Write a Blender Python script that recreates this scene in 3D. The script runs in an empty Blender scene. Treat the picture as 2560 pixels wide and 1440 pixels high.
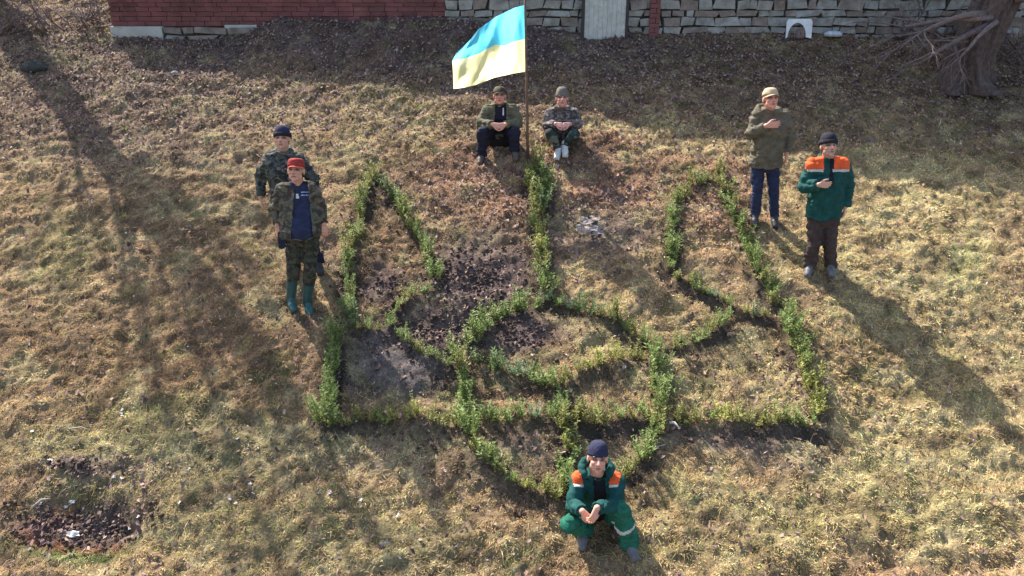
import bpy, math, random
import numpy as np
from mathutils import Vector, Matrix
R = math.radians
rng = np.random.default_rng(7); random.seed(7)
SC = bpy.context.scene
COL = SC.collection

# ------------------------------------------------------------------ camera, sky, sun, exposure
HC, PITCH, F = 3.45, R(22.0), 2000.0
SL, Y0 = 0.46, 8.53
cam = bpy.data.objects.new('camera', bpy.data.cameras.new('camera')); COL.objects.link(cam)
cam.location = (0, 0, HC); cam.rotation_euler = (R(90) - PITCH, 0, 0)
cam.data.sensor_width = 36; cam.data.sensor_fit = 'HORIZONTAL'; cam.data.lens = F / 2560 * 36
cam.data.clip_end = 1000; cam.data.clip_start = 0.1
SC.camera = cam
LD = np.array([1.50, -2.05, -2.55]); LD /= np.linalg.norm(LD)      # direction the light travels
sun_el = math.asin(-LD[2]); sun_az = math.atan2(-LD[0], -LD[1])     # azimuth from +Y towards +X
w = bpy.data.worlds.new("World"); SC.world = w; w.use_nodes = True
nt = w.node_tree; bg = nt.nodes['Background']; sky = nt.nodes.new('ShaderNodeTexSky')
sky.sky_type = 'NISHITA'; sky.sun_disc = False; sky.sun_elevation = sun_el; sky.sun_rotation = sun_az
sky.air_density = 1.0; sky.dust_density = 2.5; sky.ozone_density = 1.0
nt.links.new(sky.outputs[0], bg.inputs[0]); bg.inputs[1].default_value = 0.14
sl = bpy.data.lights.new('sun', 'SUN'); sl.energy = 5.0; sl.angle = R(0.6); sl.color = (1, .945, .86)
so = bpy.data.objects.new('sun', sl); COL.objects.link(so)
so.rotation_euler = Vector(LD).to_track_quat('-Z', 'Y').to_euler()
SC.view_settings.view_transform = 'Standard'; SC.view_settings.look = 'None'
SC.view_settings.exposure = 1.2; SC.view_settings.gamma = 1
SC.render.engine = 'CYCLES'

# ------------------------------------------------------------------ helpers: noise, projection, terrain
def _h(ix, iy, iz, s):
    n = (ix.astype(np.int64) * 374761393 + iy.astype(np.int64) * 668265263 + iz.astype(np.int64) * 2147483647 + s * 1274126177) & 0xffffffff
    n = ((n ^ (n >> 13)) * 1274126177) & 0xffffffff
    n = ((n ^ (n >> 16)) * 2246822519) & 0xffffffff
    return ((n ^ (n >> 15)) & 0xffff) / 65535.0
def noise2(x, y, s=0):
    x = np.asarray(x, float); y = np.asarray(y, float)
    ix = np.floor(x); iy = np.floor(y); fx = x - ix; fy = y - iy
    fx = fx * fx * (3 - 2 * fx); fy = fy * fy * (3 - 2 * fy); z = np.zeros_like(ix)
    a = _h(ix, iy, z, s); b = _h(ix + 1, iy, z, s); c = _h(ix, iy + 1, z, s); d = _h(ix + 1, iy + 1, z, s)
    return (a * (1 - fx) + b * fx) * (1 - fy) + (c * (1 - fx) + d * fx) * fy
def fbm(x, y, s=0, o=4):
    t = 0; a = .5; k = 0
    for i in range(o):
        t = t + a * noise2(x * 2 ** i + 17.3 * i, y * 2 ** i - 9.1 * i, s + i); k += a; a *= .5
    return t / k
def noise3(p, s=0):
    i = np.floor(p); f = p - i; f = f * f * (3 - 2 * f); r = 0
    for dx in (0, 1):
        for dy in (0, 1):
            for dz in (0, 1):
                wgt = (f[:, 0] if dx else 1 - f[:, 0]) * (f[:, 1] if dy else 1 - f[:, 1]) * (f[:, 2] if dz else 1 - f[:, 2])
                r = r + wgt * _h(i[:, 0] + dx, i[:, 1] + dy, i[:, 2] + dz, s)
    return r
CP, SP = math.cos(PITCH), math.sin(PITCH)
def proj(x, y, z):
    d = z - HC; Z = y * CP - d * SP; U = y * SP + d * CP
    Z = np.maximum(Z, .5)
    return 1280 + F * x / Z, 720 - F * U / Z
def ray(px, py):
    a = (px - 1280) / F; b = (720 - py) / F
    return np.array([a, CP + b * SP, -SP + b * CP])
def base(x, y):                                            # smooth terrain, no bumps
    x = np.asarray(x, float); y = np.asarray(y, float)
    yy = np.clip(y, 3.0, 19.0)
    return (yy - Y0) * SL + np.where(y < 3, (y - 3) * .06, 0) + np.where(y > 19, (y - 19) * .05, 0)
def gp(px, py):                                            # pixel -> point on the slope
    r = ray(px, py); t = (-Y0 * SL - HC) / (r[2] - SL * r[1]); return np.array([r[0] * t, r[1] * t, HC + r[2] * t])
def at(px, py, y):                                         # pixel -> point in the upright plane at depth y
    r = ray(px, py); t = y / r[1]; return np.array([r[0] * t, y, HC + r[2] * t])

# ------------------------------------------------------------------ the planted trident: lines in the photo
HEDGE = [
 ('outer side of the left prong', 0, [(935,402),(915,470),(897,530),(888,590),(871,640),(872,700),(874,760),(880,800)]),
 ('lower left edge of the trident', 1, [(842,822),(836,880),(822,930),(812,980),(806,1028)]),
 ('inner side of the left prong', 2, [(962,450),(1000,500),(1030,550),(1060,592),(1080,640),(1092,688)]),
 ('short hook below the left prong', 3, [(1060,712),(1015,735),(980,770),(968,800)]),
 ('slanting row left of the ring', 3, [(995,818),(1040,848),(1090,878),(1128,893)]),
 ('link row below the left prong', 4, [(905,802),(945,806)]),
 ('left third of the long bottom row', 5, [(840,1030),(900,1025),(960,1020),(1030,1020),(1090,1028),(1140,1030)]),
 ('middle of the long bottom row', 6, [(1215,1030),(1280,1032),(1340,1030),(1400,1032),(1480,1032),(1560,1030),(1615,1032)]),
 ('right third of the long bottom row', 7, [(1690,1034),(1760,1035),(1850,1037),(1930,1042),(2000,1048),(2040,1050)]),
 ('upper left arc of the ring', 8, [(1335,732),(1300,745),(1245,775),(1205,808),(1182,845)]),
 ('left side of the ring', 8, [(1152,885),(1158,930),(1165,975),(1170,1020),(1180,1070)]),
 ('lower left curve of the ring', 9, [(1195,1105),(1240,1150),(1290,1185),(1345,1203),(1395,1228)]),
 ('upper right arc of the ring', 10, [(1400,728),(1440,743),(1500,765),(1558,792),(1600,832)]),
 ('right side of the ring', 11, [(1632,868),(1648,925),(1655,985),(1645,1035)]),
 ('lower right curve of the ring', 9, [(1640,1058),(1630,1095),(1595,1140),(1562,1165)]),
 ('left flank of the centre prong', 12, [(1322,400),(1330,450),(1340,505),(1348,560)]),
 ('right flank of the centre prong', 13, [(1350,402),(1364,450),(1362,505)]),
 ('lower shaft of the centre prong', 14, [(1352,590),(1356,635),(1362,680),(1367,718)]),
 ('left arm of the inner fork', 15, [(1205,885),(1250,905),(1305,915),(1350,932),(1385,955)]),
 ('right arm of the inner fork', 16, [(1605,875),(1550,885),(1490,902),(1440,925),(1410,948)]),
 ('stem below the inner fork', 17, [(1400,985),(1408,1050),(1425,1095),(1432,1150),(1418,1210)]),
 ('inner side of the right prong', 18, [(1770,432),(1725,448),(1698,480),(1685,535),(1676,590),(1675,648)]),
 ('low hook of the right prong', 19, [(1700,672),(1750,695),(1800,718),(1822,745)]),
 ('slanting row right of the ring', 20, [(1810,775),(1775,805),(1735,832),(1690,852)]),
 ('link row beside the right prong', 4, [(1862,768),(1915,772)]),
 ('outer side of the right prong', 21, [(1795,420),(1812,462),(1832,515),(1858,580),(1885,632),(1905,690),(1935,740)]),
 ('lower right edge of the trident', 22, [(1968,785),(1990,850),(2010,910),(2025,960),(2042,1015)]),
]
PL = []                                                     # plant spots (ground pos, line index, fraction)
for li, (nm, tone, pts) in enumerate(HEDGE):
    P = np.array(pts, float); P[:, 1] += 20
    W = np.array([gp(*p) for p in P]); L = np.r_[0, np.cumsum(np.linalg.norm(np.diff(W, axis=0), axis=1))]
    n = max(2, int(round(L[-1] / 0.118)) + 1)
    for i, t in enumerate(np.linspace(0, L[-1], n)):
        q = np.array([np.interp(t, L, W[:, k]) for k in range(3)])
        q[0] += random.uniform(-.022, .022); q[1] += random.uniform(-.022, .022)
        PL.append((q, li, i / (n - 1)))
HP = np.array([p[0][:2] for p in PL])
SEG = []
for nm, tone, pts in HEDGE:
    W = [gp(x, y + 20)[:2] for x, y in pts]
    for a, b in zip(W[:-1], W[1:]): SEG.append((a, b, nm))
def hdist(x, y):                                            # distance to the hedge rows
    d = np.full(np.shape(x), 9.0); side = np.zeros(np.shape(x))
    for a, b, nm in SEG:
        ab = b - a; t = np.clip(((x - a[0]) * ab[0] + (y - a[1]) * ab[1]) / ab.dot(ab), 0, 1)
        dx = x - a[0] - t * ab[0]; dy = y - a[1] - t * ab[1]; dd = np.hypot(dx, dy)
        m = dd < d; d = np.where(m, dd, d); side = np.where(m, dy, side)
    return d, side

def ground_z(x, y, hd=None):
    x = np.asarray(x, float); y = np.asarray(y, float)
    z = base(x, y)
    near = np.clip(1 - (np.abs(x) - 13) / 6, 0, 1) * np.clip((22 - y) / 4, 0, 1)
    b = (fbm(x * .55, y * .9, 3, 3) - .5) * .16 + (fbm(x * 2.2, y * 3.6, 11, 3) - .5) * .14
    b = b + (fbm(x * 6.5, y * 9, 23, 3) - .5) * .078
    b = b + .27 * np.exp(-((y - 13.5) / .36) ** 2) * np.clip((x + 4.3) / .5, 0, 1) * np.clip((1.0 - x) / 1.0, 0, 1) * (.6 + .8 * fbm(x * 1.5, y, 29, 2))
    z = z + b * near
    if hd is None: hd = hdist(x, y)
    d, s = hd
    wv = np.clip((fbm(x * 1.1, y * 1.1, 33, 2) - .3) * 2.5, .2, 1.2)
    z = z - .075 * wv * .5 * np.exp(-((d - .115) / .045) ** 2) * (s < 0)
    px, py = proj(x, y, base(x, y))
    q = ((px - 190) / 190) ** 2 + ((py - 1310) / 75) ** 2       # the dug hole lower left
    z = z - .13 * np.exp(-q ** 2)
    return z
def gz(x, y): return float(ground_z(np.array([x]), np.array([y]))[0])
def on(px, py, up=0.0):
    g = gp(px, py)
    for _ in range(4):                                      # follow the bumps
        z = gz(g[0], g[1]); r = ray(px, py); t = (z - HC) / r[2]
        y = r[1] * t; g[1] = .5 * g[1] + .5 * y; g[0] = r[0] * (g[1] / r[1])
    g = gp(px, py)
    return np.array([g[0], g[1], gz(g[0], g[1]) + up])

# ------------------------------------------------------------------ helpers: meshes and materials
class MB:
    def __init__(s): s.v = []; s.f = []; s.m = []
    def add(s, v, f, mi=0):
        o = len(s.v); s.v.extend([tuple(map(float, p)) for p in v]); s.f.extend([tuple(i + o for i in q) for q in f]); s.m.extend([mi] * len(f))
    def rings(s, rings, cap=True, mi=0):
        n = len(rings[0]); v = [p for r in rings for p in r]; f = []
        for k in range(len(rings) - 1):
            for i in range(n):
                j = (i + 1) % n; f.append((k * n + i, k * n + j, (k + 1) * n + j, (k + 1) * n + i))
        if cap: f.append(tuple(reversed(range(n)))); f.append(tuple((len(rings) - 1) * n + i for i in range(n)))
        s.add(v, f, mi)
    def tube(s, pts, rad, n=10, mi=0, jit=0):
        pts = [np.array(p, float) for p in pts]; R_ = []
        for i, p in enumerate(pts):
            d = pts[min(i + 1, len(pts) - 1)] - pts[max(i - 1, 0)]; d = d / (np.linalg.norm(d) + 1e-9)
            a = np.cross(d, [0, 0, 1.0]) if abs(d[2]) < .95 else np.cross(d, [0, 1.0, 0]); a /= np.linalg.norm(a); b = np.cross(d, a)
            if i and np.dot(a, pa) < 0: a, b = -a, -b
            pa = a
            R_.append([p + (a * math.cos(2 * math.pi * k / n) + b * math.sin(2 * math.pi * k / n)) * rad[i] * (1 + random.uniform(-jit, jit)) for k in range(n)])
        s.rings(R_, True, mi)
    def cap(s, p0, p1, r0, r1, n=14, flat0=False, flat1=False, sq=1.0):
        p0 = np.array(p0, float); p1 = np.array(p1, float); d = p1 - p0; L = np.linalg.norm(d)
        d = d / L if L > 1e-6 else np.array([0, 0, 1.0])
        a = np.cross(d, [0, 1.0, 0]) if abs(d[1]) < .9 else np.cross(d, [1.0, 0, 0]); a /= np.linalg.norm(a); b = np.cross(d, a)
        prof = []
        if flat0: prof.append((0, r0))
        else: prof += [(-r0 * math.cos(t), max(r0 * math.sin(t), r0 * .03)) for t in np.linspace(0, math.pi / 2, 6)]
        if flat1: prof.append((L, r1))
        else: prof += [(L + r1 * math.sin(t), max(r1 * math.cos(t), r1 * .03)) for t in np.linspace(0, math.pi / 2, 6)]
        s.rings([[p0 + d * h + (a * math.cos(2 * math.pi * k / n) + b * math.sin(2 * math.pi * k / n) * sq) * r for k in range(n)] for h, r in prof])
    def ell(s, c, r, M=None, n=18):
        c = np.array(c, float); R_ = []
        for t in np.linspace(.02, math.pi - .02, 12):
            R_.append([np.array([r[0] * math.sin(t) * math.cos(u), r[1] * math.sin(t) * math.sin(u), -r[2] * math.cos(t)]) for u in np.linspace(0, 2 * math.pi, n, endpoint=False)])
        if M is not None: R_ = [[M @ p for p in q] for q in R_]
        s.rings([[c + p for p in q] for q in R_])
    def box(s, c, h, M=None, mi=0, jit=0):
        v = []
        for dz in (-1, 1):
            for dx, dy in ((-1, -1), (1, -1), (1, 1), (-1, 1)):
                p = np.array([dx * h[0], dy * h[1], dz * h[2]]) * (1 + np.array([random.uniform(-jit, jit) for _ in range(3)]))
                if M is not None: p = M @ p
                v.append(np.array(c) + p)
        s.add(v, [(3, 2, 1, 0), (4, 5, 6, 7), (0, 1, 5, 4), (1, 2, 6, 5), (2, 3, 7, 6), (3, 0, 4, 7)], mi)
    def mesh(s, name, mats=(), smooth=True):
        me = bpy.data.meshes.new(name); me.from_pydata(s.v, [], s.f)
        for m in mats: me.materials.append(m)
        if len(mats) > 1: me.polygons.foreach_set('material_index', s.m)
        if smooth: me.polygons.foreach_set('use_smooth', [True] * len(me.polygons))
        me.update(); return me
def link(name, me, parent=None, loc=None):
    o = bpy.data.objects.new(name, me); COL.objects.link(o)
    if parent is not None: o.parent = parent
    if loc is not None: o.location = Vector([float(q) for q in loc])
    return o
def tag(o, label=None, cat=None, group=None, kind=None):
    if label: o['label'] = label
    if cat: o['category'] = cat
    if group: o['group'] = group
    if kind: o['kind'] = kind
    return o
def empty(name, loc, label, cat, group=None):
    return tag(link(name, None, None, loc), label, cat, group)
def co_of(me):
    a = np.empty(len(me.vertices) * 3); me.vertices.foreach_get('co', a); return a.reshape(-1, 3)
def no_of(me):
    a = np.empty(len(me.vertices) * 3); me.vertices.foreach_get('normal', a); return a.reshape(-1, 3)
def set_co(me, c): me.vertices.foreach_set('co', np.asarray(c, np.float64).ravel()); me.update()
def set_col(me, col, name='Col'):
    c = np.ones((len(col), 4)); c[:, :3] = col
    a = me.color_attributes.new(name, 'FLOAT_COLOR', 'POINT'); a.data.foreach_set('color', c.ravel())
def big_mesh(name, v, nper, mat, col=None, parent=None, smooth=False):
    """v: (n, nper, 3) faces without shared vertices"""
    n = v.shape[0]; me = bpy.data.meshes.new(name)
    me.vertices.add(n * nper); me.vertices.foreach_set('co', v.reshape(-1).astype(np.float32))
    me.loops.add(n * nper); me.loops.foreach_set('vertex_index', np.arange(n * nper, dtype=np.int32))
    me.polygons.add(n); me.polygons.foreach_set('loop_start', np.arange(0, n * nper, nper, dtype=np.int32))
    me.update(calc_edges=True); me.materials.append(mat)
    if col is not None: set_col(me, np.repeat(col, nper, axis=0) if len(col) == n else col)
    return link(name, me, parent)

def mat(name, col=(.5, .5, .5), rough=.85, vcol=False, noise=None, bump=0, bscale=60, trans=0, spec=.3, dark=.6, coat=0):
    m = bpy.data.materials.new(name); m.use_nodes = True; t = m.node_tree; N = t.nodes; b = N['Principled BSDF']
    b.inputs['Roughness'].default_value = rough; b.inputs['Specular IOR Level'].default_value = spec
    out = N['Material Output']; tc = N.new('ShaderNodeTexCoord')
    if vcol:
        a = N.new('ShaderNodeVertexColor'); a.layer_name = 'Col'; src = a.outputs[0]
    else:
        rgb = N.new('ShaderNodeRGB'); rgb.outputs[0].default_value = (*col, 1); src = rgb.outputs[0]
    if noise:
        nz = N.new('ShaderNodeTexNoise'); nz.inputs['Scale'].default_value = noise; nz.inputs['Detail'].default_value = 6; nz.inputs['Roughness'].default_value = .65
        t.links.new(tc.outputs['Object'], nz.inputs['Vector'])
        mr = N.new('ShaderNodeMapRange'); mr.inputs[1].default_value = .3; mr.inputs[2].default_value = .7; mr.inputs[3].default_value = dark; mr.inputs[4].default_value = 2 - dark
        t.links.new(nz.outputs[0], mr.inputs[0])
        mx = N.new('ShaderNodeMix'); mx.data_type = 'RGBA'; mx.blend_type = 'MULTIPLY'; mx.inputs[0].default_value = 1
        t.links.new(src, mx.inputs[6]); t.links.new(mr.outputs[0], mx.inputs[7]); src = mx.outputs[2]
    t.links.new(src, b.inputs['Base Color'])
    if bump:
        nb = N.new('ShaderNodeTexNoise'); nb.inputs['Scale'].default_value = bscale; nb.inputs['Detail'].default_value = 5
        t.links.new(tc.outputs['Object'], nb.inputs['Vector'])
        bp = N.new('ShaderNodeBump'); bp.inputs['Strength'].default_value = bump; bp.inputs['Distance'].default_value = .01
        t.links.new(nb.outputs[0], bp.inputs['Height']); t.links.new(bp.outputs[0], b.inputs['Normal'])
    if trans:
        tr = N.new('ShaderNodeBsdfTranslucent'); t.links.new(src, tr.inputs[0]); ms = N.new('ShaderNodeMixShader'); ms.inputs[0].default_value = trans
        t.links.new(b.outputs[0], ms.inputs[1]); t.links.new(tr.outputs[0], ms.inputs[2]); t.links.new(ms.outputs[0], out.inputs[0])
    return m
def camo(name, cols, scale=9, rough=.9):
    m = bpy.data.materials.new(name); m.use_nodes = True; t = m.node_tree; N = t.nodes; b = N['Principled BSDF']
    b.inputs['Roughness'].default_value = rough; b.inputs['Specular IOR Level'].default_value = .2
    tc = N.new('ShaderNodeTexCoord'); mp = N.new('ShaderNodeMapping'); mp.inputs['Scale'].default_value = (1, 1, 1.25)
    t.links.new(tc.outputs['Object'], mp.inputs['Vector']); prev = None
    for i, c in enumerate(cols):
        rgb = N.new('ShaderNodeRGB'); rgb.outputs[0].default_value = (*c, 1)
        if prev is None: prev = rgb.outputs[0]; continue
        nz = N.new('ShaderNodeTexNoise'); nz.noise_dimensions = '4D'; nz.inputs['W'].default_value = i * 7.3; nz.inputs['Scale'].default_value = scale; nz.inputs['Detail'].default_value = 3; nz.inputs['Distortion'].default_value = .6
        t.links.new(mp.outputs[0], nz.inputs['Vector'])
        th = N.new('ShaderNodeMapRange'); th.inputs[1].default_value = .53; th.inputs[2].default_value = .56; t.links.new(nz.outputs[0], th.inputs[0])
        mx = N.new('ShaderNodeMix'); mx.data_type = 'RGBA'; t.links.new(th.outputs[0], mx.inputs[0]); t.links.new(prev, mx.inputs[6]); t.links.new(rgb.outputs[0], mx.inputs[7]); prev = mx.outputs[2]
    t.links.new(prev, b.inputs['Base Color'])
    nb = N.new('ShaderNodeTexNoise'); nb.inputs['Scale'].default_value = 40; t.links.new(tc.outputs['Object'], nb.inputs['Vector'])
    bp = N.new('ShaderNodeBump'); bp.inputs['Strength'].default_value = .4; bp.inputs['Distance'].default_value = .01
    t.links.new(nb.outputs[0], bp.inputs['Height']); t.links.new(bp.outputs[0], b.inputs['Normal'])
    return m

# ------------------------------------------------------------------ ground
TAN = (.355, .262, .155); YEL = (.47, .375, .21); OLV = (.245, .215, .11); BRN = (.225, .148, .095); RED = (.34, .195, .13)
SOIL = (.08, .058, .05); GRY = (.155, .135, .125); LIT = (.25, .18, .14); GRN = (.15, .19, .06); PUR = (.16, .12, .115)
ZON = [  # cx, cy, rx, ry, colour, weight : what grows or lies where, plus flag shadow painted grey
 (300,250,420,170,LIT,.8),(150,130,90,30,YEL,.8),(380,135,60,25,YEL,.9),(900,110,900,80,PUR,.9),(1700,180,900,110,(.215,.15,.10),.95),(1250,130,400,70,PUR,.8),
 (2300,260,400,110,(.21,.155,.10),.9),(750,290,350,70,TAN,.5),(1000,270,130,70,OLV,.5),(1650,330,260,45,YEL,.95),(2300,470,240,40,YEL,.9),(1450,450,260,70,RED,.85),(1180,460,170,90,RED,.7),
 (1250,380,150,40,(.2,.12,.09),.8),(1800,500,110,120,RED,.6),(2250,560,300,220,YEL,.75),(2250,900,350,260,(.42,.34,.19),.8),(2400,1150,260,200,YEL,.8),(1900,1300,420,120,OLV,.6),(2200,1250,260,120,(.35,.30,.16),.7),
 (2130,860,170,60,(.24,.17,.09),.6),(2180,960,160,50,(.26,.19,.1),.5),(1500,690,170,70,(.40,.29,.17),.9),(1530,740,120,50,YEL,.6),(1550,860,100,60,(.40,.33,.17),.9),(1830,900,150,120,(.33,.27,.15),.8),
 (1500,580,130,50,GRY,.6),(1190,720,170,140,SOIL,1),(1110,820,150,70,SOIL,1),(930,710,90,60,SOIL,.8),(1290,810,110,60,SOIL,.8),(905,900,70,70,(.1,.08,.07),.95),(1100,830,130,50,(.13,.1,.085),.95),(1000,890,160,70,SOIL,.95),(980,950,170,60,(.085,.07,.065),.95),(1300,830,110,60,SOIL,.9),(980,640,70,80,BRN,.8),(960,730,80,40,SOIL,.7),
 (1310,960,130,30,(.16,.12,.08),.8),(1540,960,90,45,(.2,.16,.09),.8),(1290,1110,90,60,(.2,.16,.11),.7),(1540,1080,90,30,BRN,.8),(1100,1120,500,70,(.19,.155,.11),.7),(1860,1110,260,45,(.20,.16,.12),.8),
 (250,650,260,120,TAN,.6),(140,640,90,120,OLV,.6),(300,900,330,90,(.25,.17,.10),.85),(600,800,160,130,BRN,.6),(300,1080,300,80,OLV,.8),(500,1150,400,140,(.27,.24,.14),.7),(700,1330,600,90,OLV,.55),(1000,1340,300,80,(.26,.22,.13),.6),
 (170,1370,130,25,(.09,.14,.05),.95),(200,1290,160,50,(.12,.075,.06),.95),(170,1298,60,36,(.34,.06,.035),1),(120,1330,50,24,(.30,.08,.045),1),(250,1340,60,25,(.2,.08,.06),.8),(210,1175,110,25,(.17,.12,.09),.7),(430,1010,140,40,OLV,.6),(2420,650,60,90,(.30,.32,.16),.6),
]
SOIL_SHADES = [(1210,690,125,115,1,0),(1090,820,100,62,1,0),(985,895,125,78,.9,1),(955,700,52,55,.8,0),(1300,828,105,62,.95,0),(1520,585,120,42,.6,0),(1290,1105,90,32,.6,0),(1560,1088,70,26,.5,0),(1880,1098,230,24,.7,0),(1050,1085,200,18,.5,0),(195,1300,150,55,.95,0),(210,1178,100,22,.7,0),(820,640,40,60,.6,0),(1400,600,45,70,.5,0)]  # bare soil; the patch right of the centre prong paints in the flag's shadow
def soil_shade_mask(x, y):
    px, py = proj(x, y, base(x, y)); wx = (fbm(x * 3, y * 4, 55, 3) - .5) * 90; wy = (fbm(x * 3 + 40, y * 4, 59, 3) - .5) * 70
    m = np.zeros(np.shape(x)); g = np.zeros(np.shape(x))
    for cx, cy, rx, ry, a, gr in SOIL_SHADES:
        q = a * np.exp(-(((px + wx - cx) / rx) ** 2 + ((py + wy - cy) / ry) ** 2) ** 3); g = np.where(q > m, gr, g); m = np.maximum(m, q)
    return m, g
def ground_col(x, y, hd=None):
    z = base(x, y); px, py = proj(x, y, z)
    wx = (fbm(x * 1.3, y * 1.8, 5, 3) - .5) * 260; wy = (fbm(x * 1.3 + 40, y * 1.8, 9, 3) - .5) * 170
    n1 = fbm(x * .9, y * 1.4, 31, 3)[..., None]
    c = np.array(TAN) * n1 * 1.2 + np.array(BRN) * (1 - n1) * 1.1
    for cx, cy, rx, ry, cl, wgt in ZON:
        k = .55 if rx < 180 else 1
        q = ((px + wx * k - cx) / rx) ** 2 + ((py + wy * k - cy) / ry) ** 2
        a = (wgt * np.exp(-q ** 1.5))[..., None]
        c = c * (1 - a) + np.array(cl) * a
    p1 = fbm(x * 3.1, y * 4.3, 41, 3); p2 = fbm(x * 4.5 + 9, y * 6, 43, 3); p3 = fbm(x * 9, y * 13, 47, 2)
    def mixin(c, a, cl): a = a[..., None]; return c * (1 - a) + np.array(cl) * a
    c = mixin(c, np.clip((p1 - .58) * 6, 0, .55), (.14, .095, .065))
    c = mixin(c, np.clip((.40 - p1) * 6, 0, .45), (.44, .38, .22))
    c = mixin(c, np.clip((p2 - .64) * 6, 0, .3), (.21, .22, .09))
    c = c * (.5 + 1.0 * p3[..., None])
    lum = c.mean(-1, keepdims=True); c = np.clip(lum + (c - lum) * 1.12, .01, .9)
    sm, sg = soil_shade_mask(x, y); sc = (np.array([.10, .070, .062]) * (1 - sg[..., None]) + np.array([.105, .088, .083]) * sg[..., None]) * (.55 + .9 * p3[..., None])
    c = c * (1 - sm[..., None] * .93) + sc * sm[..., None] * .93
    if hd is None: hd = hdist(x, y)
    d, s = hd
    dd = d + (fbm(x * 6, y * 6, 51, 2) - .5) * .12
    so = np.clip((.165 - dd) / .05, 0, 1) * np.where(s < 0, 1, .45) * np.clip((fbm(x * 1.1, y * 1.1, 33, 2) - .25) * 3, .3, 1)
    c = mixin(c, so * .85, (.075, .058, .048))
    return c
xs = np.unique(np.round(np.r_[np.linspace(-200, -14, 30), np.linspace(-14, -10, 30), np.arange(-10, 10.01, .026), np.linspace(10, 14, 30), np.linspace(14, 200, 30)], 5))
ys = np.unique(np.round(np.r_[np.linspace(-60, 3, 40), np.arange(3, 15.6, .026), np.linspace(15.6, 22, 60), np.linspace(22, 300, 40)], 5))
GX, GY = np.meshgrid(xs, ys); HD = hdist(GX, GY)
GZ = ground_z(GX, GY, HD) + (fbm(GX * 19, GY * 22, 61, 2) - .5) * .055 * (np.abs(GX) < 10.5) * (GY < 16)
nx, ny = len(xs), len(ys)
me = bpy.data.meshes.new('ground'); me.vertices.add(nx * ny)
me.vertices.foreach_set('co', np.stack([GX, GY, GZ], -1).reshape(-1).astype(np.float32))
I = np.arange(nx * ny).reshape(ny, nx); Q = np.stack([I[:-1, :-1], I[:-1, 1:], I[1:, 1:], I[1:, :-1]], -1).reshape(-1, 4)
me.loops.add(Q.size); me.loops.foreach_set('vertex_index', Q.ravel().astype(np.int32))
me.polygons.add(len(Q)); me.polygons.foreach_set('loop_start', np.arange(0, Q.size, 4, dtype=np.int32))
me.polygons.foreach_set('use_smooth', np.ones(len(Q), bool)); me.update(calc_edges=True)
GC = ground_col(GX, GY, HD); SMK = soil_shade_mask(GX, GY)[0]; set_col(me, GC.reshape(-1, 3) * (.58 + .32 * SMK.reshape(-1, 1)))  # base colour darkened under the blades, painting shade between the tufts
M_GROUND = mat('ground_soil', vcol=True, rough=1, noise=38, bump=1.0, bscale=55, spec=.1, dark=.45)
me.materials.append(M_GROUND); tag(link('ground', me), kind='structure')

# scattered grass and leaves -------------------------------------------------
def scatter(n, f, seed):
    r = np.random.default_rng(seed)
    y = r.uniform(4.4, 15.2, n); x = r.uniform(-1, 1, n) * (y * .70 + .9)
    keep = r.uniform(0, 1, n) < f(x, y); return x[keep], y[keep], r
def blades(name, n, f, lmin, lmax, wmin, wmax, lean, seed, tint, label):
    x, y, r = scatter(n, f, seed); hd = hdist(x, y); z = ground_z(x, y, hd) + (fbm(x * 19, y * 22, 61, 2) - .5) * .055
    c = ground_col(x, y, hd); m = len(x)
    a = fbm(x * 1.7, y * 1.7, 71, 2) * 12 + r.normal(0, .9, m); ln = r.uniform(lmin, lmax, m); wd = r.uniform(wmin, wmax, m)
    el = np.clip(r.normal(lean * .8, .25, m), .03, 1.45)
    d = np.stack([np.cos(a) * np.cos(el), np.sin(a) * np.cos(el), np.sin(el) + SL * np.sin(a) * np.cos(el)], -1)
    s = np.stack([-np.sin(a), np.cos(a), np.cos(a) * SL + r.uniform(-.5, .5, m)], -1) * wd[:, None] * .5
    p = np.stack([x, y, z - .004], -1); mid = p + d * (ln * .55)[:, None] + np.array([0, 0, .1]) * ln[:, None]
    tip = p + d * ln[:, None] * .97 + np.array([0, 0, -.18]) * ln[:, None] * np.cos(el)[:, None]
    v = np.concatenate([np.stack([p - s, p + s, mid + s * .8, mid - s * .8], 1), np.stack([mid - s * .8, mid + s * .8, tip + s * .25, tip - s * .25], 1)], 0)
    br = (r.uniform(.45, 1.6, m) * (.7 + .6 * noise2(x * 8, y * 10, 85)))[:, None]; cc = np.clip(c * br * 1.18 * tint(x, y, r, m), .01, .85)
    o = big_mesh(name, v, 4, M_BLADE, np.concatenate([cc, cc], 0)); tag(o, label, 'grass', kind='stuff'); return o
M_BLADE = mat('dry_grass', vcol=True, rough=.85, trans=.25, spec=.15)
def dens(x, y):
    hd, s = hdist(x, y); px, py = proj(x, y, base(x, y)); k = np.clip(.25 + 1.5 * fbm(x * 2, y * 3, 81, 3), .2, 1)
    k = k * np.where((hd < .14) & (s < 0), .35, 1) * np.clip((noise2(x * 9, y * 11, 83) * .6 + noise2(x * 19, y * 23, 84) * .4 - .28) * 4, .12, 1.3)
    for cx, cy, rx, ry in ((1180,700,130,90),(1080,830,120,50),(1000,890,130,60),(980,960,120,40),(1300,830,90,50),(190,1300,170,55),(1180,720,150,150),(950,710,90,60),(960,890,110,70),(1100,830,130,60),(1200,680,130,90)):
        k = k * (1 - .3 * np.exp(-(((px - cx) / rx) ** 2 + ((py - cy) / ry) ** 2) ** 2))
    return k * (1 - .9 * soil_shade_mask(x, y)[0])
def t_dry(x, y, r, m):
    g = r.uniform(0, 1, (m, 1)); return np.where(g < .12, [[.85, 1.08, .7]], np.where(g < .3, [[1.35, 1.35, 1.3]], [[1.08, .98, .90]]))
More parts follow.
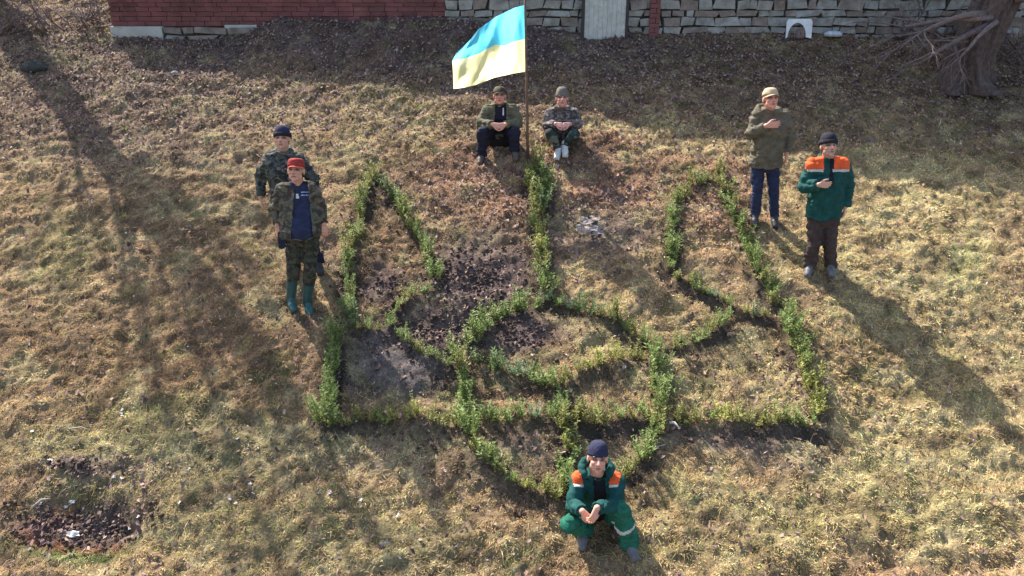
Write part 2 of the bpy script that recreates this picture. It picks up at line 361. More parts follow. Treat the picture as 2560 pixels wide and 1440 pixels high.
blades('grass', 720000, dens, .018, .052, .004, .009, .30, 101, t_dry, 'short matted dry grass covering the slope')
def d_green(x, y):
    px, py = proj(x, y, base(x, y)); k = np.zeros_like(px)
    for cx, cy, rx, ry, a in ((420,1050,170,70,.8),(150,640,100,130,.8),(120,1200,90,60,.8),(170,1375,150,30,1),(170,130,110,30,.7),(390,135,55,25,1),(1000,260,150,50,.6),(2420,640,80,100,.7),(1150,880,60,40,.3),(1900,1330,420,90,.4),(600,1300,400,90,.4),(2150,400,200,30,.5),(1650,300,200,30,.5),(1500,350,500,60,.2)):
        k = np.maximum(k, a * np.exp(-(((px - cx) / rx) ** 2 + ((py - cy) / ry) ** 2) ** 1.5))
    return k * np.clip((fbm(x * 4, y * 5, 91, 2) - .35) * 4, 0, 1) + .02
blades('green_grass', 100000, d_green, .025, .06, .004, .007, .9, 102, lambda x, y, r, m: np.array([[.75, 1.2, .55]]), 'sparse fresh green grass sprouting through the dry turf')

def t_straw(x, y, r, m): return np.array([[1.25, 1.15, 1.05]])
blades('straw', 30000, lambda x, y: dens(x, y) * np.clip((fbm(x * 1.6, y * 2, 88, 2) - .42) * 6, .05, 1), .07, .15, .003, .006, .10, 105, t_straw, 'longer pale straw stems lying flat in patches of the turf')

M_LEAF = mat('dead_leaves', vcol=True, rough=.8, spec=.25, trans=.1)
def leaves(name, n, f, smin, smax, seed, pal, label, cat):
    x, y, r = scatter(n, f, seed); m = len(x); hd = hdist(x, y); z = ground_z(x, y, hd) + (fbm(x * 19, y * 22, 61, 2) - .5) * .055 + r.uniform(.004, .028, m)
    a = r.uniform(0, 6.283, m); s = r.uniform(smin, smax, m); ti = r.normal(0, .38, m); tj = r.normal(0, .38, m)
    u = np.stack([np.cos(a), np.sin(a), SL * np.sin(a) + ti], -1) * s[:, None]; w_ = np.stack([-np.sin(a), np.cos(a), SL * np.cos(a) + tj], -1) * (s * r.uniform(.4, .7, m))[:, None]
    c = np.stack([x, y, z], -1); up = np.array([0, 0, 1.0]) * (s * r.uniform(-.1, .5, m))[:, None]
    v = np.concatenate([np.stack([c - u, c - u * .2 + w_ + up, c + u, c], 1), np.stack([c - u, c, c + u, c + u * .1 - w_ + up], 1)], 0)
    P = np.array(pal); cc = P[r.integers(0, len(P), m)] * r.uniform(.6, 1.3, (m, 1))
    o = big_mesh(name, v, 4, M_LEAF, np.concatenate([cc, cc], 0)); tag(o, label, cat, kind='stuff')
def d_leaf(x, y):
    px, py = proj(x, y, base(x, y)); k = np.clip((420 - py) / 240, 0, 1) * .9
    for cx, cy, rx, ry, a in ((1350,470,350,110,.6),(1800,500,120,130,.35),(1180,700,160,110,.15),(200,1300,170,60,.4),(250,1190,150,40,.4),(1400,620,200,80,.25),(300,300,350,120,.6),(2000,950,300,100,.1)):
        k = np.maximum(k, a * np.exp(-(((px - cx) / rx) ** 2 + ((py - cy) / ry) ** 2) ** 1.5))
    return np.clip(k + .05, 0, 1) * np.clip(.3 + 1.4 * fbm(x * 3, y * 3, 95, 2), 0, 1)
leaves('leaf_litter', 190000, d_leaf, .011, .032, 103, [(.27,.165,.125),(.34,.22,.17),(.15,.095,.08),(.34,.25,.19),(.13,.085,.085),(.22,.15,.14),(.10,.065,.06)], 'brown fallen leaves strewn over the slope', 'leaf litter')
leaves('pale_litter', 3200, lambda x, y: .3 + .6 * (y > 8) + 0 * x, .007, .016, 104, [(.5,.42,.34),(.42,.35,.27),(.52,.47,.42)], 'tiny pale dry leaf scraps flecking the turf', 'leaf litter')
# crumbs of turned soil along the rows
def clods():
    mb = MB(); r = random.Random(5)
    spots = []
    for q, li, t in PL:
        for _ in range(3): spots.append((q[0] + r.gauss(0, .1), q[1] - .13 + r.gauss(0, .06), r.uniform(.005, .015)))
    for cx, cy, rx, ry, n in ((1180,700,130,90,380),(1090,830,110,50,220),(1300,830,90,50,170),(190,1300,160,50,260),(960,720,70,50,80),(200,1180,90,20,60)):
        for _ in range(n):
            g = gp(cx + r.gauss(0, .5) * rx, cy + r.gauss(0, .5) * ry); spots.append((g[0], g[1], r.uniform(.005, .017)))
    for x, y, s in spots:
        z = gz_f(x, y); mb.box((x, y, z + s * .3), (s, s * r.uniform(.6, 1.1), s * .7), rotm(r.uniform(0, 3), r.uniform(-.6, .6)), 0, .3)
    return mb
def rotm(a, b=0, c=0): return np.array(Matrix.Rotation(a, 3, 'Z') @ Matrix.Rotation(b, 3, 'X') @ Matrix.Rotation(c, 3, 'Y'))
_ix = lambda v, arr: np.clip(np.searchsorted(arr, v), 0, len(arr) - 1)
def gz_f(x, y): return float(GZ[_ix(y, ys), _ix(x, xs)])
M_SOIL = mat('turned_soil', (.085, .06, .052), 1, noise=30, spec=.1)
tag(link('soil_clods', clods().mesh('soil_clods', [M_SOIL])), 'dark crumbs of turned soil along the planted rows', 'soil', kind='stuff')

# ------------------------------------------------------------------ shrubs of the planted trident
M_STEM = mat('shrub_stem', (.16, .11, .06), .9)
TONES = {'yellow': (.36, .37, .10), 'bright': (.24, .32, .095), 'mid': (.215, .29, .085), 'dark': (.14, .215, .08), 'blue': (.18, .27, .14), 'olive': (.29, .30, .095)}
def foliage_mat(n, c): return mat('shrub_' + n, c, .6, noise=25, dark=.55, trans=.35, spec=.35)
M_F = {k: foliage_mat(k, c) for k, c in TONES.items()}
ADJ = {'yellow': 'yellow-green', 'bright': 'bright green', 'mid': 'fresh green', 'dark': 'dark green', 'blue': 'blue-green', 'olive': 'olive green'}
def shrub_mesh(seed, tone):
    r = random.Random(seed); mb = MB(); ns = r.randint(6, 9)
    for k in range(ns):
        a = r.uniform(0, 6.283); ln = r.uniform(.02, .12) ; h = r.uniform(.10, .26)
        b0 = np.array([math.cos(a) * .012, math.sin(a) * .012, -.02]); tp = np.array([math.cos(a) * ln, math.sin(a) * ln, h]); md = (b0 + tp) / 2 + np.array([math.cos(a), math.sin(a), 0]) * .018
        mb.tube([b0, md, tp], [.003, .0025, .0012], 4, 0)
        nl = int(h / .012)
        for i in range(3, nl):
            t = i / nl; p = b0 * (1 - t) ** 2 + 2 * md * t * (1 - t) + tp * t * t
            for q in range(3):
                u = r.uniform(0, 6.283); e = r.uniform(.1, 1.0); L = r.uniform(.028, .060) * (1.2 - .5 * t); wv = L * .13
                d = np.array([math.cos(u) * math.cos(e), math.sin(u) * math.cos(e), math.sin(e)]); s = np.cross(d, [r.uniform(-.5, .5), r.uniform(-.5, .5), 1]); s /= np.linalg.norm(s)
                mb.add([p, p + d * L * .5 + s * wv, p + d * L, p + d * L * .5 - s * wv], [(0, 1, 2, 3)], 1)
    return mb.mesh('shrub', [M_STEM, M_F[tone]], smooth=False)
LINE_TONES = {0: ['olive','olive','mid','olive','mid','bright','mid','dark'], 1: ['mid','bright','bright'], 2: ['dark','mid','bright','mid'], 3: ['mid','olive','mid'], 4: ['dark','blue','olive'], 5: ['mid','olive','yellow','yellow','olive'],
 6: ['mid','blue','bright','olive','olive','yellow'], 7: ['olive','yellow','olive','olive','bright'], 8: ['bright','mid','bright','bright'], 9: ['yellow','mid','yellow','olive'], 10: ['blue','dark','olive','mid','mid'], 11: ['bright','mid','bright','olive'],
 12: ['olive','mid','olive','yellow'], 13: ['dark','mid','dark'], 14: ['yellow','bright','mid','blue'], 15: ['dark','blue','mid'], 16: ['yellow','yellow','olive'], 17: ['mid','olive','yellow','bright'], 18: ['olive','olive','bright','mid','mid'],
 19: ['olive','mid','blue'], 20: ['bright','yellow','mid','dark'], 21: ['olive','bright','mid','bright','mid'], 22: ['mid','blue','bright','bright','yellow']}
LIB = {k: [shrub_mesh(hash(k) % 1 + i * 13 + len(k) * 101, k) for i in range(5)] for k in TONES}
LOW = {8: 1.2, 11: 1.15, 1: 1.15, 0: 1.08, 22: 1.2, 21: 1.08, 12: 1.2, 13: 1.25, 14: 1.2, 17: 1.1, 4: .6, 16: .78, 19: .75, 10: 1.0, 5: 1.0, 6: 1.05, 7: 1.05, 3: .8}
CNT = {}; TOT = {}
for (q, li, tt_) in PL: TOT[li] = TOT.get(li, 0) + 1
ORD = ['first','second','third','fourth','fifth','sixth','seventh','eighth','ninth','tenth','eleventh','twelfth','thirteenth','fourteenth','fifteenth','sixteenth','seventeenth','eighteenth','nineteenth','twentieth','twenty-first','twenty-second','twenty-third','twenty-fourth']
for (q, li, t) in PL:
    nm, tone, pts = HEDGE[li]; lt = LINE_TONES[tone]; k = lt[min(int(t * len(lt)), len(lt) - 1)]
    if random.random() < .4: k = random.choice(['mid', 'olive', 'bright', k])
    o = link('shrub', random.choice(LIB[k])); o.location = (q[0], q[1], gz_f(q[0], q[1]) - .005)
    s = random.uniform(.72, 1.15) * LOW.get(tone, 1); o.scale = (s * 1.02, s * 1.02, s * random.uniform(.7, 1.3)); o.rotation_euler = (R(random.uniform(-9, 9)), R(random.uniform(-9, 9)), random.uniform(0, 6.28))
    CNT[li] = CNT.get(li, 0) + 1; nn_ = TOT[li]; kk = CNT[li]; hz = abs(pts[-1][0] - pts[0][0]) > abs(pts[-1][1] - pts[0][1]); fwd = (pts[-1][0] > pts[0][0]) if hz else True
    ends = ('left', 'right') if hz else ('top', 'bottom')
    if not fwd: ends = ends[::-1]
    wh = '%s from the %s' % (ORD[kk - 1], ends[0]) if kk <= (nn_ + 1) // 2 else '%s from the %s' % (ORD[nn_ - kk], ends[1])
    tag(o, '%s shrub, %s in the %s' % (ADJ[k], wh, nm), 'shrub', 'shrubs planted along the rows of the trident')

# ------------------------------------------------------------------ walls along the top
YW = gp(1280, 95)[1]
M_BRICK = mat('painted_brick', (.19, .075, .07), .9, noise=3, bump=.6, bscale=25, dark=.7); M_STONE = mat('rubble_stone', (.30, .29, .26), .95, noise=7, bump=.9, bscale=18, dark=.6)
M_STONE2 = mat('rubble_stone_brown', (.24, .20, .17), .95, noise=6, bump=.9, bscale=18, dark=.6); M_MORTAR = mat('dark_mortar', (.11, .10, .085), 1, noise=10); M_CONC = mat('pale_concrete', (.46, .46, .42), .9, noise=4, bump=.4, dark=.8)
def X(px, py=80, y=None): return at(px, py, YW if y is None else y)[0]
def wall_courses(mb, x0, x1, z0, ztop, y, bw, bh, gap, jit, mi=1, depth=.11):
    z = z0; row = 0
    zmax = max(ztop(x0), ztop(x1))
    while z < zmax:
        h = bh * random.uniform(1 - jit, 1 + jit); x = x0 - (bw * .5 if row % 2 else 0)
        while x < x1:
            wd = bw * random.uniform(1 - jit, 1 + jit); a = max(x, x0); b = min(x + wd, x1)
            if b - a > gap * 3 and z + h < ztop((a + b) / 2) + .02:
                mb.box(((a + b) / 2, y + random.uniform(-.012, .012) * (jit * 4), z + h / 2), ((b - a - gap) / 2, depth, (h - gap) / 2), rotm(0, 0, random.uniform(-.05, .05) * jit * 3), random.choice([mi, mi, mi + 1]) if jit > .15 else mi, jit * (.12 if bh < .1 else .42))
            x += wd
        z += h; row += 1
def slab_wall(mb, x0, x1, ztop, y, th=.1, mi=0):
    z0 = 1.4; v = [(x0, y - th, z0), (x1, y - th, z0), (x1, y + th, z0), (x0, y + th, z0), (x0, y - th, ztop(x0)), (x1, y - th, ztop(x1)), (x1, y + th, ztop(x1)), (x0, y + th, ztop(x0))]
    mb.add(v, [(3, 2, 1, 0), (4, 5, 6, 7), (0, 1, 5, 4), (1, 2, 6, 5), (2, 3, 7, 6), (3, 0, 4, 7)], mi)
def top(x): return float(np.interp(x, [-6.8, -2.5, -.2, 1.2, 3.0, 6, 12], [3.1, 3.5, 4.1, 4.55, 5.15, 5.5, 5.8]))  # unseen wall tops, heights shaped to cast shade down the slope
xa, xb, xc = X(276), X(1115), X(1342)
bw = empty('brick_wall', (0, 0, 0), 'long red painted brick wall on stone footing across the top left', 'wall')
m_ = MB(); slab_wall(m_, xa, xb, top, YW + .25, .1); wall_courses(m_, xa, xb, 2.52, top, YW + .2, .25, .075, .006, .17); link('brick_face', m_.mesh('brick_face', [mat('brick_mortar', (.17, .07, .06), 1, noise=10), M_BRICK, mat('painted_brick_dark', (.15, .065, .06), .9, noise=5, bump=.6, bscale=25, dark=.7)], False), bw)
m_ = MB(); m_.box(((xa + X(405)) / 2, YW + .13, 2.15), ((X(405) - xa) / 2, .12, .37)); m_.box(((X(560) + X(640)) / 2, YW + .16, 2.2), ((X(640) - X(560)) / 2, .1, .34), None, 0, .01); link('concrete_footing', m_.mesh('concrete_footing', [M_CONC], False), bw)
m_ = MB(); m_.box(((X(407) + xb) / 2, YW + .2, 2.1), ((xb - X(407)) / 2, .1, .4)); wall_courses(m_, X(407), xb, 1.9, lambda x: 2.56, YW + .1, .38, .13, .035, .5); link('stone_footing', m_.mesh('stone_footing', [M_MORTAR, M_STONE, M_STONE2], False), bw)
sw = empty('stone_wall', (0, 0, 0), 'dark rubble stone wall across the top right behind the slope', 'wall')
m_ = MB(); slab_wall(m_, xb, 13, top, YW + .3, .12); link('wall_core', m_.mesh('wall_core', [M_MORTAR], False), sw)
m_ = MB(); wall_courses(m_, xb, 12.9, 1.9, top, YW + .17, .27, .11, .019, .55, 0); link('stone_face', m_.mesh('stone_face', [M_STONE, M_STONE2], False), sw)
bp_ = MB(); wall_courses(bp_, X(1622), X(1648), 1.9, lambda x: 4.3, YW + .1, .2, .075, .01, .05, 0, .1)
link('brick_pier', bp_.mesh('brick_pier', [M_BRICK, M_BRICK], False), sw)
# pale boarded panel set in the wall
pn = empty('wall_panel', (X(1511), YW + .0, 2.2), 'pale weathered board panel standing against the stone wall right of the flag', 'panel')
m_ = MB(); n = 9; wd = (X(1562) - X(1460)) / n
for i in range(n): m_.box(((i - n / 2 + .5) * wd, random.uniform(-.004, .004), .35), (wd * .485, .02, .66))
link('boards', m_.mesh('boards', [mat('grey_boards', (.50, .50, .45), .85, noise=9, bump=.5, dark=.75)], False), pn)
m_ = MB(); m_.box((-n * wd / 2 - .025, -.005, .35), (.022, .035, .68)); m_.box((n * wd / 2 + .025, -.005, .35), (.022, .035, .68)); link('frame', m_.mesh('frame', [mat('dark_frame', (.06, .05, .05), .9)], False), pn)
# white panel with an arched opening
wp = empty('white_panel', (X(1999, 75, YW - .15), YW - .15, at(1999, 96, YW - .15)[2]), 'white plastic panel with an arched hole leaning at the foot of the stone wall', 'panel')
def arch():
    mb = MB(); W_, H_, r_ = .205, .30, .15; n = 14; out = []; inn = []
    for i in range(n + 1):
        a = math.pi * i / n; ix, iz = -math.cos(a) * r_ - .03, .02 + math.sin(a) * .22
        inn.append((ix, iz)); t = i / n
        p = (-W_, .3 * 0 + H_ * min(1, t * 4)) if t < .25 else ((-W_ + 2 * W_ * (t - .25) / .5, H_) if t < .75 else (W_, H_ * (1 - (t - .75) * 4)))
        out.append(p)
    for i in range(n):
        for y0, y1 in ((0, .02),):
            a, b, c, d = inn[i], inn[i + 1], out[i + 1], out[i]
            v = [(p[0], y, p[1]) for y in (0, .03) for p in (a, b, c, d)]
            mb.add(v, [(0, 1, 2, 3), (7, 6, 5, 4), (0, 4, 5, 1), (2, 6, 7, 3)])
    return mb
link('panel_sheet', arch().mesh('panel_sheet', [mat('white_plastic', (.75, .77, .78), .5, noise=8, dark=.85)], False), wp).rotation_euler = (R(-8), 0, 0)
m_ = MB()
for i in range(26):
    x = random.uniform(-.15, .1); m_.tube([(x, .05, 0), (x + random.uniform(-.04, .04), .06, random.uniform(.1, .2))], [.006, .003], 5)
link('dry_stems', m_.mesh('dry_stems', [mat('dry_stems', (.3, .22, .2), .9)]), wp)
g = on(2078, 96)
m_ = MB()
m_.rings([[(math.cos(a) * r1, math.sin(a) * .09 * r1 / .14, h) for a in np.linspace(0, 6.283, 18, endpoint=False)] for r1, h in ((.14, .0), (.15, .05), (.11, .075), (.05, .085))])
tag(link('stone_slab', m_.mesh('stone_slab', [mat('pale_slab', (.5, .55, .58), .7, noise=12)]), None, g + [0, -.05, .02]), 'flat pale slab lying at the foot of the stone wall beside the white panel', 'slab')

# ------------------------------------------------------------------ rocks, sticks, scraps
def rock(r, seed, flat=.7):
    mb = MB(); rr = random.Random(seed); ph = [rr.uniform(0, 6) for _ in range(6)]
    mb.rings([[np.array([math.cos(a) * s, math.sin(a) * s, h]) * r * (1 + .16 * math.sin(3 * a + ph[0] + h * 4) + .1 * math.sin(5 * a + ph[1] - h * 6)) * np.array([1.15, .9, flat]) for a in np.linspace(0, 6.283, 16, endpoint=False)] for s, h in ((.5, -.6), (.92, -.25), (1, .05), (.86, .45), (.55, .8), (.15, .93))])
    return mb
M_ROCK = mat('grey_rock', (.25, .25, .24), .9, noise=12, bump=.8, dark=.6); M_MOSSR = mat('mossy_rock', (.06, .062, .055), .95, noise=9, bump=.8)
for px, py, r_, mt, lb in ((88,165,.17,M_MOSSR,'dark mossy boulder at the left edge near the top of the slope'),(437,182,.05,M_ROCK,'small grey stone in the shade at upper left below the brick wall'),(2176,352,.06,mat('brown_rock', (.15,.12,.115), .9, noise=12),'brown stone lying on the shaded litter behind the person in the green jacket'),(962,1362,.045,mat('tan_stone',(.36,.29,.2),.9,noise=15),'small tan stone at the bottom left of the squatting person')):
    g = on(px, py); tag(link('rock', rock(r_, px).mesh('rock', [mt]), None, g), lb, 'stone')
M_PALE = mat('pale_scrap', (.62, .58, .54), .7, noise=20, dark=.8)
def scrap(seed, s):
    r = random.Random(seed); mb = MB(); n = 5; G = [[(i / (n - 1) - .5 + r.uniform(-.08, .08), j / (n - 1) - .5 + r.uniform(-.08, .08), r.uniform(0, .35)) for i in range(n)] for j in range(n)]
    v = [tuple(np.array(p) * (s, s * .75, s) + (0, 0, k * .003)) for k in (0, 1) for row in G for p in row]; f = []
    for j in range(n - 1):
        for i in range(n - 1):
            a = j * n + i
            if (i, j) in ((0, 0), (n - 2, n - 2)) and r.random() < .7: continue
            f.append((a, a + 1, a + n + 1, a + n)); f.append(tuple(reversed([n * n + q for q in (a, a + 1, a + n + 1, a + n)])))
    mb.add(v, f); return mb
SCR = [scrap(i, 1.0).mesh('scrap', [M_PALE], False) for i in range(5)]
for i, (px, py, s) in enumerate(((130,1168,.055),(595,1104,.045),(302,1012,.03),(306,1028,.04),(304,1040,.04),(308,1052,.04),(110,1012,.035),(562,1025,.035),(82,1085,.05),(315,583,.035),(350,688,.03),(287,1201,.045),(306,1205,.045),(474,1180,.04),(463,1190,.04),(625,1215,.045),(632,1232,.04),(452,1272,.04),(178,1243,.06),(100,1252,.05),(160,1250,.04),(205,1252,.04),(320,1308,.04),(345,1288,.04),(590,1262,.04),(575,1255,.04),(825,1238,.06),(903,1250,.045),(995,1280,.05),(740,480,.03),(870,1240,.03),(1112,1180,.04),(690,960,.03),(1330,892,.035),(1360,825,.035),(2350,830,.03),(2320,900,.03),(1645,520,.03),(1000,215,.03))):
    g = on(px, py, .012); o = link('litter_scrap', SCR[i % 5], None, g); o.scale = [s * .85] * 3; o.rotation_euler = (R(24), 0, random.uniform(0, 6))
    side = 'short line of scraps at lower left' if 300 <= px <= 310 else 'grass around the dug hole' if px < 500 and py > 1225 else 'grass right above the dug hole' if px < 500 and 1150 < py else 'grass to the right of the dug hole' if px < 700 and py > 1150 else 'lower left slope' if px < 700 and py > 900 else 'bottom of the slope below the trident' if py > 1150 else ('left slope' if px < 760 else ('right part of the slope' if px > 1400 else 'middle of the slope'))
    tag(o, 'tiny pale scrap lying on the ' + side, 'scrap', 'pale scraps on the ' + side)
g = on(180, 1322, .02); o = link('paper_scrap', SCR[1], None, g); o.scale = (.11, .08, .08); o.rotation_euler = (R(20), 0, .3); tag(o, 'crumpled white paper lying in the red soil of the dug hole at lower left', 'paper')
def film():
    r = random.Random(4); mb = MB(); n = 17; v = []; f = []
    for j in range(n):
        for i in range(n):
            x, y = i / (n - 1) - .5, j / (n - 1) - .5; v.append((x + r.uniform(-.02, .02), y + r.uniform(-.02, .02), .9 * abs(noise2(x * 9 + 40, y * 9 + 40, 3) - .5) * max(0, 1 - 2.0 * math.hypot(x, y)) + r.uniform(0, .22)))
    for j in range(n - 1):
        for i in range(n - 1):
            x, y = i / (n - 1) - .5, j / (n - 1) - .5
            if math.hypot(x, y) > .30 + .2 * float(noise2(i * .6, j * .6, 8)) or noise2(i * .7, j * .7, 5) > .66: continue
            a = j * n + i; f.append((a, a + 1, a + n + 1, a + n))
    mb.add(v, f); return mb
pf = film()
g = on(1490, 562, .02); o = link('plastic_film', pf.mesh('plastic_film', [mat('dusty_film', (.25, .21, .20), .7, noise=14, dark=.6)], False), None, g); o.scale = (.66, .40, .09); o.rotation_euler = (R(24), 0, .5); tag(o, 'crumpled dusty plastic film on the ground between the centre and right prongs', 'plastic film')
def stick(name, a, b, r_, label, c=(.4, .35, .3)):
    A, B = on(*a, .02), on(*b, .03); m = MB(); mid = (A + B) / 2 + [0, .02, .02]; m.tube([A - A, mid - A, B - A], [r_, r_ * .9, r_ * .5], 7, 0, .1)
    tag(link(name, m.mesh(name, [mat('stick_bark', c, .9, noise=20)]), None, A), label, 'stick')
stick('stick', (1672, 1062), (1700, 1080), .016, 'short pale stick below the bottom row near its right third', (.55, .5, .46))
stick('stick', (1580, 1150), (1665, 1110), .010, 'bent twig beside the lower right curve of the ring')
stick('stick', (175, 1082), (230, 1076), .008, 'thin pale twig lying in the grass at lower left')
stick('stick', (80, 1262), (125, 1245), .012, 'pale stick at the left edge above the dug hole')

# ------------------------------------------------------------------ trees and bare shrubs
M_BARK = mat('bark', (.10, .072, .062), .95, noise=14, bump=1, bscale=20, dark=.5); M_TWIG = mat('twig_bark', (.17, .13, .12), .9, noise=20)
def branch(mb, p, d, L, r, depth, rr, n=7, spread=.6, up=.1):
    pts = [np.array(p)]; d = np.array(d, float); d /= np.linalg.norm(d); rad = [r]; seg = 4
    for i in range(seg):
        d = d + np.array([rr.gauss(0, .13), rr.gauss(0, .13), rr.gauss(0, .1) + up * .3]); d /= np.linalg.norm(d)
        pts.append(pts[-1] + d * L / seg); rad.append(r * (1 - .6 * (i + 1) / seg))
    mb.tube(pts, rad, n if r > .03 else 5, 0, .08)
    if depth <= 0: return
    for k in range(rr.randint(3, 4)):
        i = rr.randint(1, seg); nd = d + np.array([rr.gauss(0, spread), rr.gauss(0, spread), rr.gauss(0, spread * .7)])
        branch(mb, pts[i], nd, L * rr.uniform(.5, .75), rad[i] * .62, depth - 1, rr, n, spread, up)
# old gnarled tree at the right
g = on(2405, 208); yb = g[1]
tr = empty('gnarled_tree', g, 'thick gnarled old tree trunk at the top right corner', 'tree')
m_ = MB(); Rg = []
P_ = [(0, 0, -.12), (.02, 0, .12), (.06, .02, .4), (.17, .04, .8), (.33, .08, 1.3), (.5, .1, 2.4), (.4, .2, 4.2)]; rad = [.40, .32, .28, .27, .26, .24, .2]
hz_ = [p[2] for p in P_]; AA = np.linspace(0, 2 * math.pi, 130, endpoint=False)
for h in np.r_[np.linspace(-.12, 1.6, 60), np.linspace(1.65, 4.2, 14)]:
    cx_, cy_, r_ = np.interp(h, hz_, [p[0] for p in P_]), np.interp(h, hz_, [p[1] for p in P_]), np.interp(h, hz_, rad)
    tw = AA + h * .35 + .25 * math.sin(h * 2.2); q3 = np.stack([np.cos(tw) * 3.2 + 9, np.sin(tw) * 3.2 + 9, np.full_like(tw, h * 1.6)], 1)
    bk = noise3(q3 * np.array([2.3, 2.3, 1.0]), 3); rg_ = np.abs(np.sin(tw * 9 + 3 * noise3(q3, 7))) ** .6
    rr_ = r_ * (1 + .16 * np.sin(tw * 4 + .8) + .10 * np.sin(tw * 7) + .13 * (rg_ - .5) + .22 * (bk - .5) + max(0, .16 - h) * 2.0 * np.maximum(0, np.sin(tw * 5 + .5)))
    Rg.append([np.array([cx_ + math.cos(u) * q, cy_ + math.sin(u) * q, h]) for u, q in zip(AA, rr_)])
m_.rings(Rg); link('trunk', m_.mesh('trunk', [M_BARK]), tr)
for sd, d, p0, L, r_ in ((1, (-1, -.3, -.35), (.05, -.25, .85), 1.1, .05), (2, (-.9, -.1, .0), (.0, -.2, 1.0), 1.0, .055), (8, (-1, -.3, -.1), (.1, -.25, .95), 1.2, .05), (9, (-.7, -.5, -.5), (.15, -.3, .9), .8, .04), (3, (-.8, -.3, .5), (.2, -.2, 1.3), 1.3, .06), (4, (.8, -.4, .1), (.45, -.1, 1.2), 1.3, .06), (5, (.3, -.1, 1), (.35, .1, 2.8), 2.4, .13), (6, (-.5, .2, .9), (.3, .1, 2.6), 2.4, .14), (7, (-.9, -.2, .12), (-.15, -.2, .62), .8, .03)):
    m_ = MB(); branch(m_, p0, d, L, r_, 3, random.Random(sd), up=-.15 if sd in (1, 2, 7, 8, 9) else .1); link('branch', m_.mesh('branch', [M_TWIG if r_ < .1 else M_BARK]), tr)
def bare_shrub(px, py, h, n, seed, label, dy=0):
    g = on(px, py); g[1] += dy; rr = random.Random(seed); m = MB()
    for k in range(n):
        a = rr.uniform(0, 6.28); branch(m, (rr.uniform(-.25, .25), rr.uniform(-.15, .15), -.03), (math.cos(a) * .8, math.sin(a) * .5, rr.uniform(.25, .9)), h * rr.uniform(.6, 1), .020, 2, rr, 5, .7, 0)
    tag(link('bare_shrub', m.mesh('bare_shrub', [M_TWIG]), None, g), label, 'shrub')
bare_shrub(2250, 92, .9, 10, 21, 'leafless tangled bush by the stone wall left of the old tree'); bare_shrub(2330, 100, .8, 8, 23, 'leafless bush touching the trunk of the old tree')
bare_shrub(2535, 150, .8, 8, 24, 'leafless bush right of the old tree at the right edge')
bare_shrub(150, 70, .8, 9, 25, 'leafless tangled bush in the top left corner beside the brick wall'); bare_shrub(245, 60, .7, 7, 26, 'leafless bush leaning on the left end of the brick wall'); bare_shrub(30, 90, .8, 8, 27, 'leafless bush at the very top left edge')
# leaning tree whose shadow crosses the left of the slope
P0 = gp(-60, -30); Bp = gp(720, 980)
T = Bp - LD * 7.4
lt = empty('leaning_tree', P0, 'bare leaning tree rising out of view beyond the top left corner', 'tree')
m_ = MB(); pts = [P0 * (1 - t) + T * t - P0 + [0, 0, .10 * math.sin(t * 9)] for t in np.linspace(-.02, 1, 9)]; m_.tube(pts, list(np.linspace(.26, .13, 9)), 12, 0, .08); link('trunk', m_.mesh('trunk', [M_BARK]), lt)
rr = random.Random(9)
for k in range(13):
    t = rr.uniform(.22, 1); p = P0 * (1 - t) + T * t - P0; d = (T - P0) / np.linalg.norm(T - P0) + np.array([rr.gauss(0, .5), rr.gauss(0, .5), abs(rr.gauss(.5, .4))])
    m_ = MB(); branch(m_, p, d, rr.uniform(1.6, 2.6), .055, 3, rr); link('branch', m_.mesh('branch', [M_BARK]), lt)

# ------------------------------------------------------------------ flag
gf = on(1320, 398); yF = gf[1]
fl = empty('flag', gf, 'blue and yellow flag flying left from a thin pole stuck in the slope', 'flag')
m_ = MB(); pts = [np.array([0, 0, -.15]), at(1318, 300, yF) - gf, at(1316, 180, yF) - gf, at(1314, 60, yF) - gf, at(1312, -20, yF) - gf]; m_.tube(pts, [.021, .019, .017, .015, .013], 8, 0, .06)
link('flag_pole', m_.mesh('flag_pole', [mat('pole_wood', (.16, .10, .07), .8, noise=15)]), fl)
def lerp(tab, u):
    t = [q[0] for q in tab]; return np.array([np.interp(u, t, [q[1] for q in tab]), np.interp(u, t, [q[2] for q in tab])])
BOT = [(0,1313,179),(.2,1283,184),(.45,1236,194),(.7,1190,212),(.85,1160,219),(1,1134,222)]
MID = [(0,1313,97),(.2,1284,104),(.35,1262,115),(.5,1238,112),(.7,1192,136),(.85,1160,146),(1,1131,152)]
TOP = [(0,1313,12),(.2,1285,20),(.45,1240,42),(.7,1197,72),(.85,1172,104),(1,1140,134)]
nu, nv = 90, 60; V = []; Fc = []; Mi = []
for j in range(nv + 1):
    v = j / nv
    for i in range(nu + 1):
        u = i / nu
        b, m, t = lerp(BOT, u), lerp(MID, u), lerp(TOP, u)
        p = b + (m - b) * (v / .5) if v < .5 else m + (t - m) * ((v - .5) / .5)
        dep = .08 * math.sin(u * 8.5 + v * 1.3) * min(1, u * 4) + .03 * math.sin(u * 15 - v * 2.5 + 1) * min(1, u * 3) + .03 * math.sin(v * 9 + u * 4) * u
        if v > .5: dep += (v - .5) * .05 * max(0, u - .55) * 1.6
        dep += .045 * (abs(((u * 2.6 + v * .9) % 1) - .5) * 2 - .5) * min(1, u * 3) + .03 * (abs(((u * 1.3 - v * 1.1 + .3) % 1) - .5) * 2 - .5) * min(1, u * 3); dep += .008 * math.sin(u * 31 + v * 9 + 2 * math.sin(v * 6)) * min(1, u * 3) + .004 * math.sin(u * 47 - v * 15)
        V.append(at(p[0], p[1], yF + dep) - gf)
for j in range(nv):
    for i in range(nu):
        a = j * (nu + 1) + i; Fc.append((a, a + 1, a + nu + 2, a + nu + 1)); Mi.append(0 if j >= nv // 2 else 1)
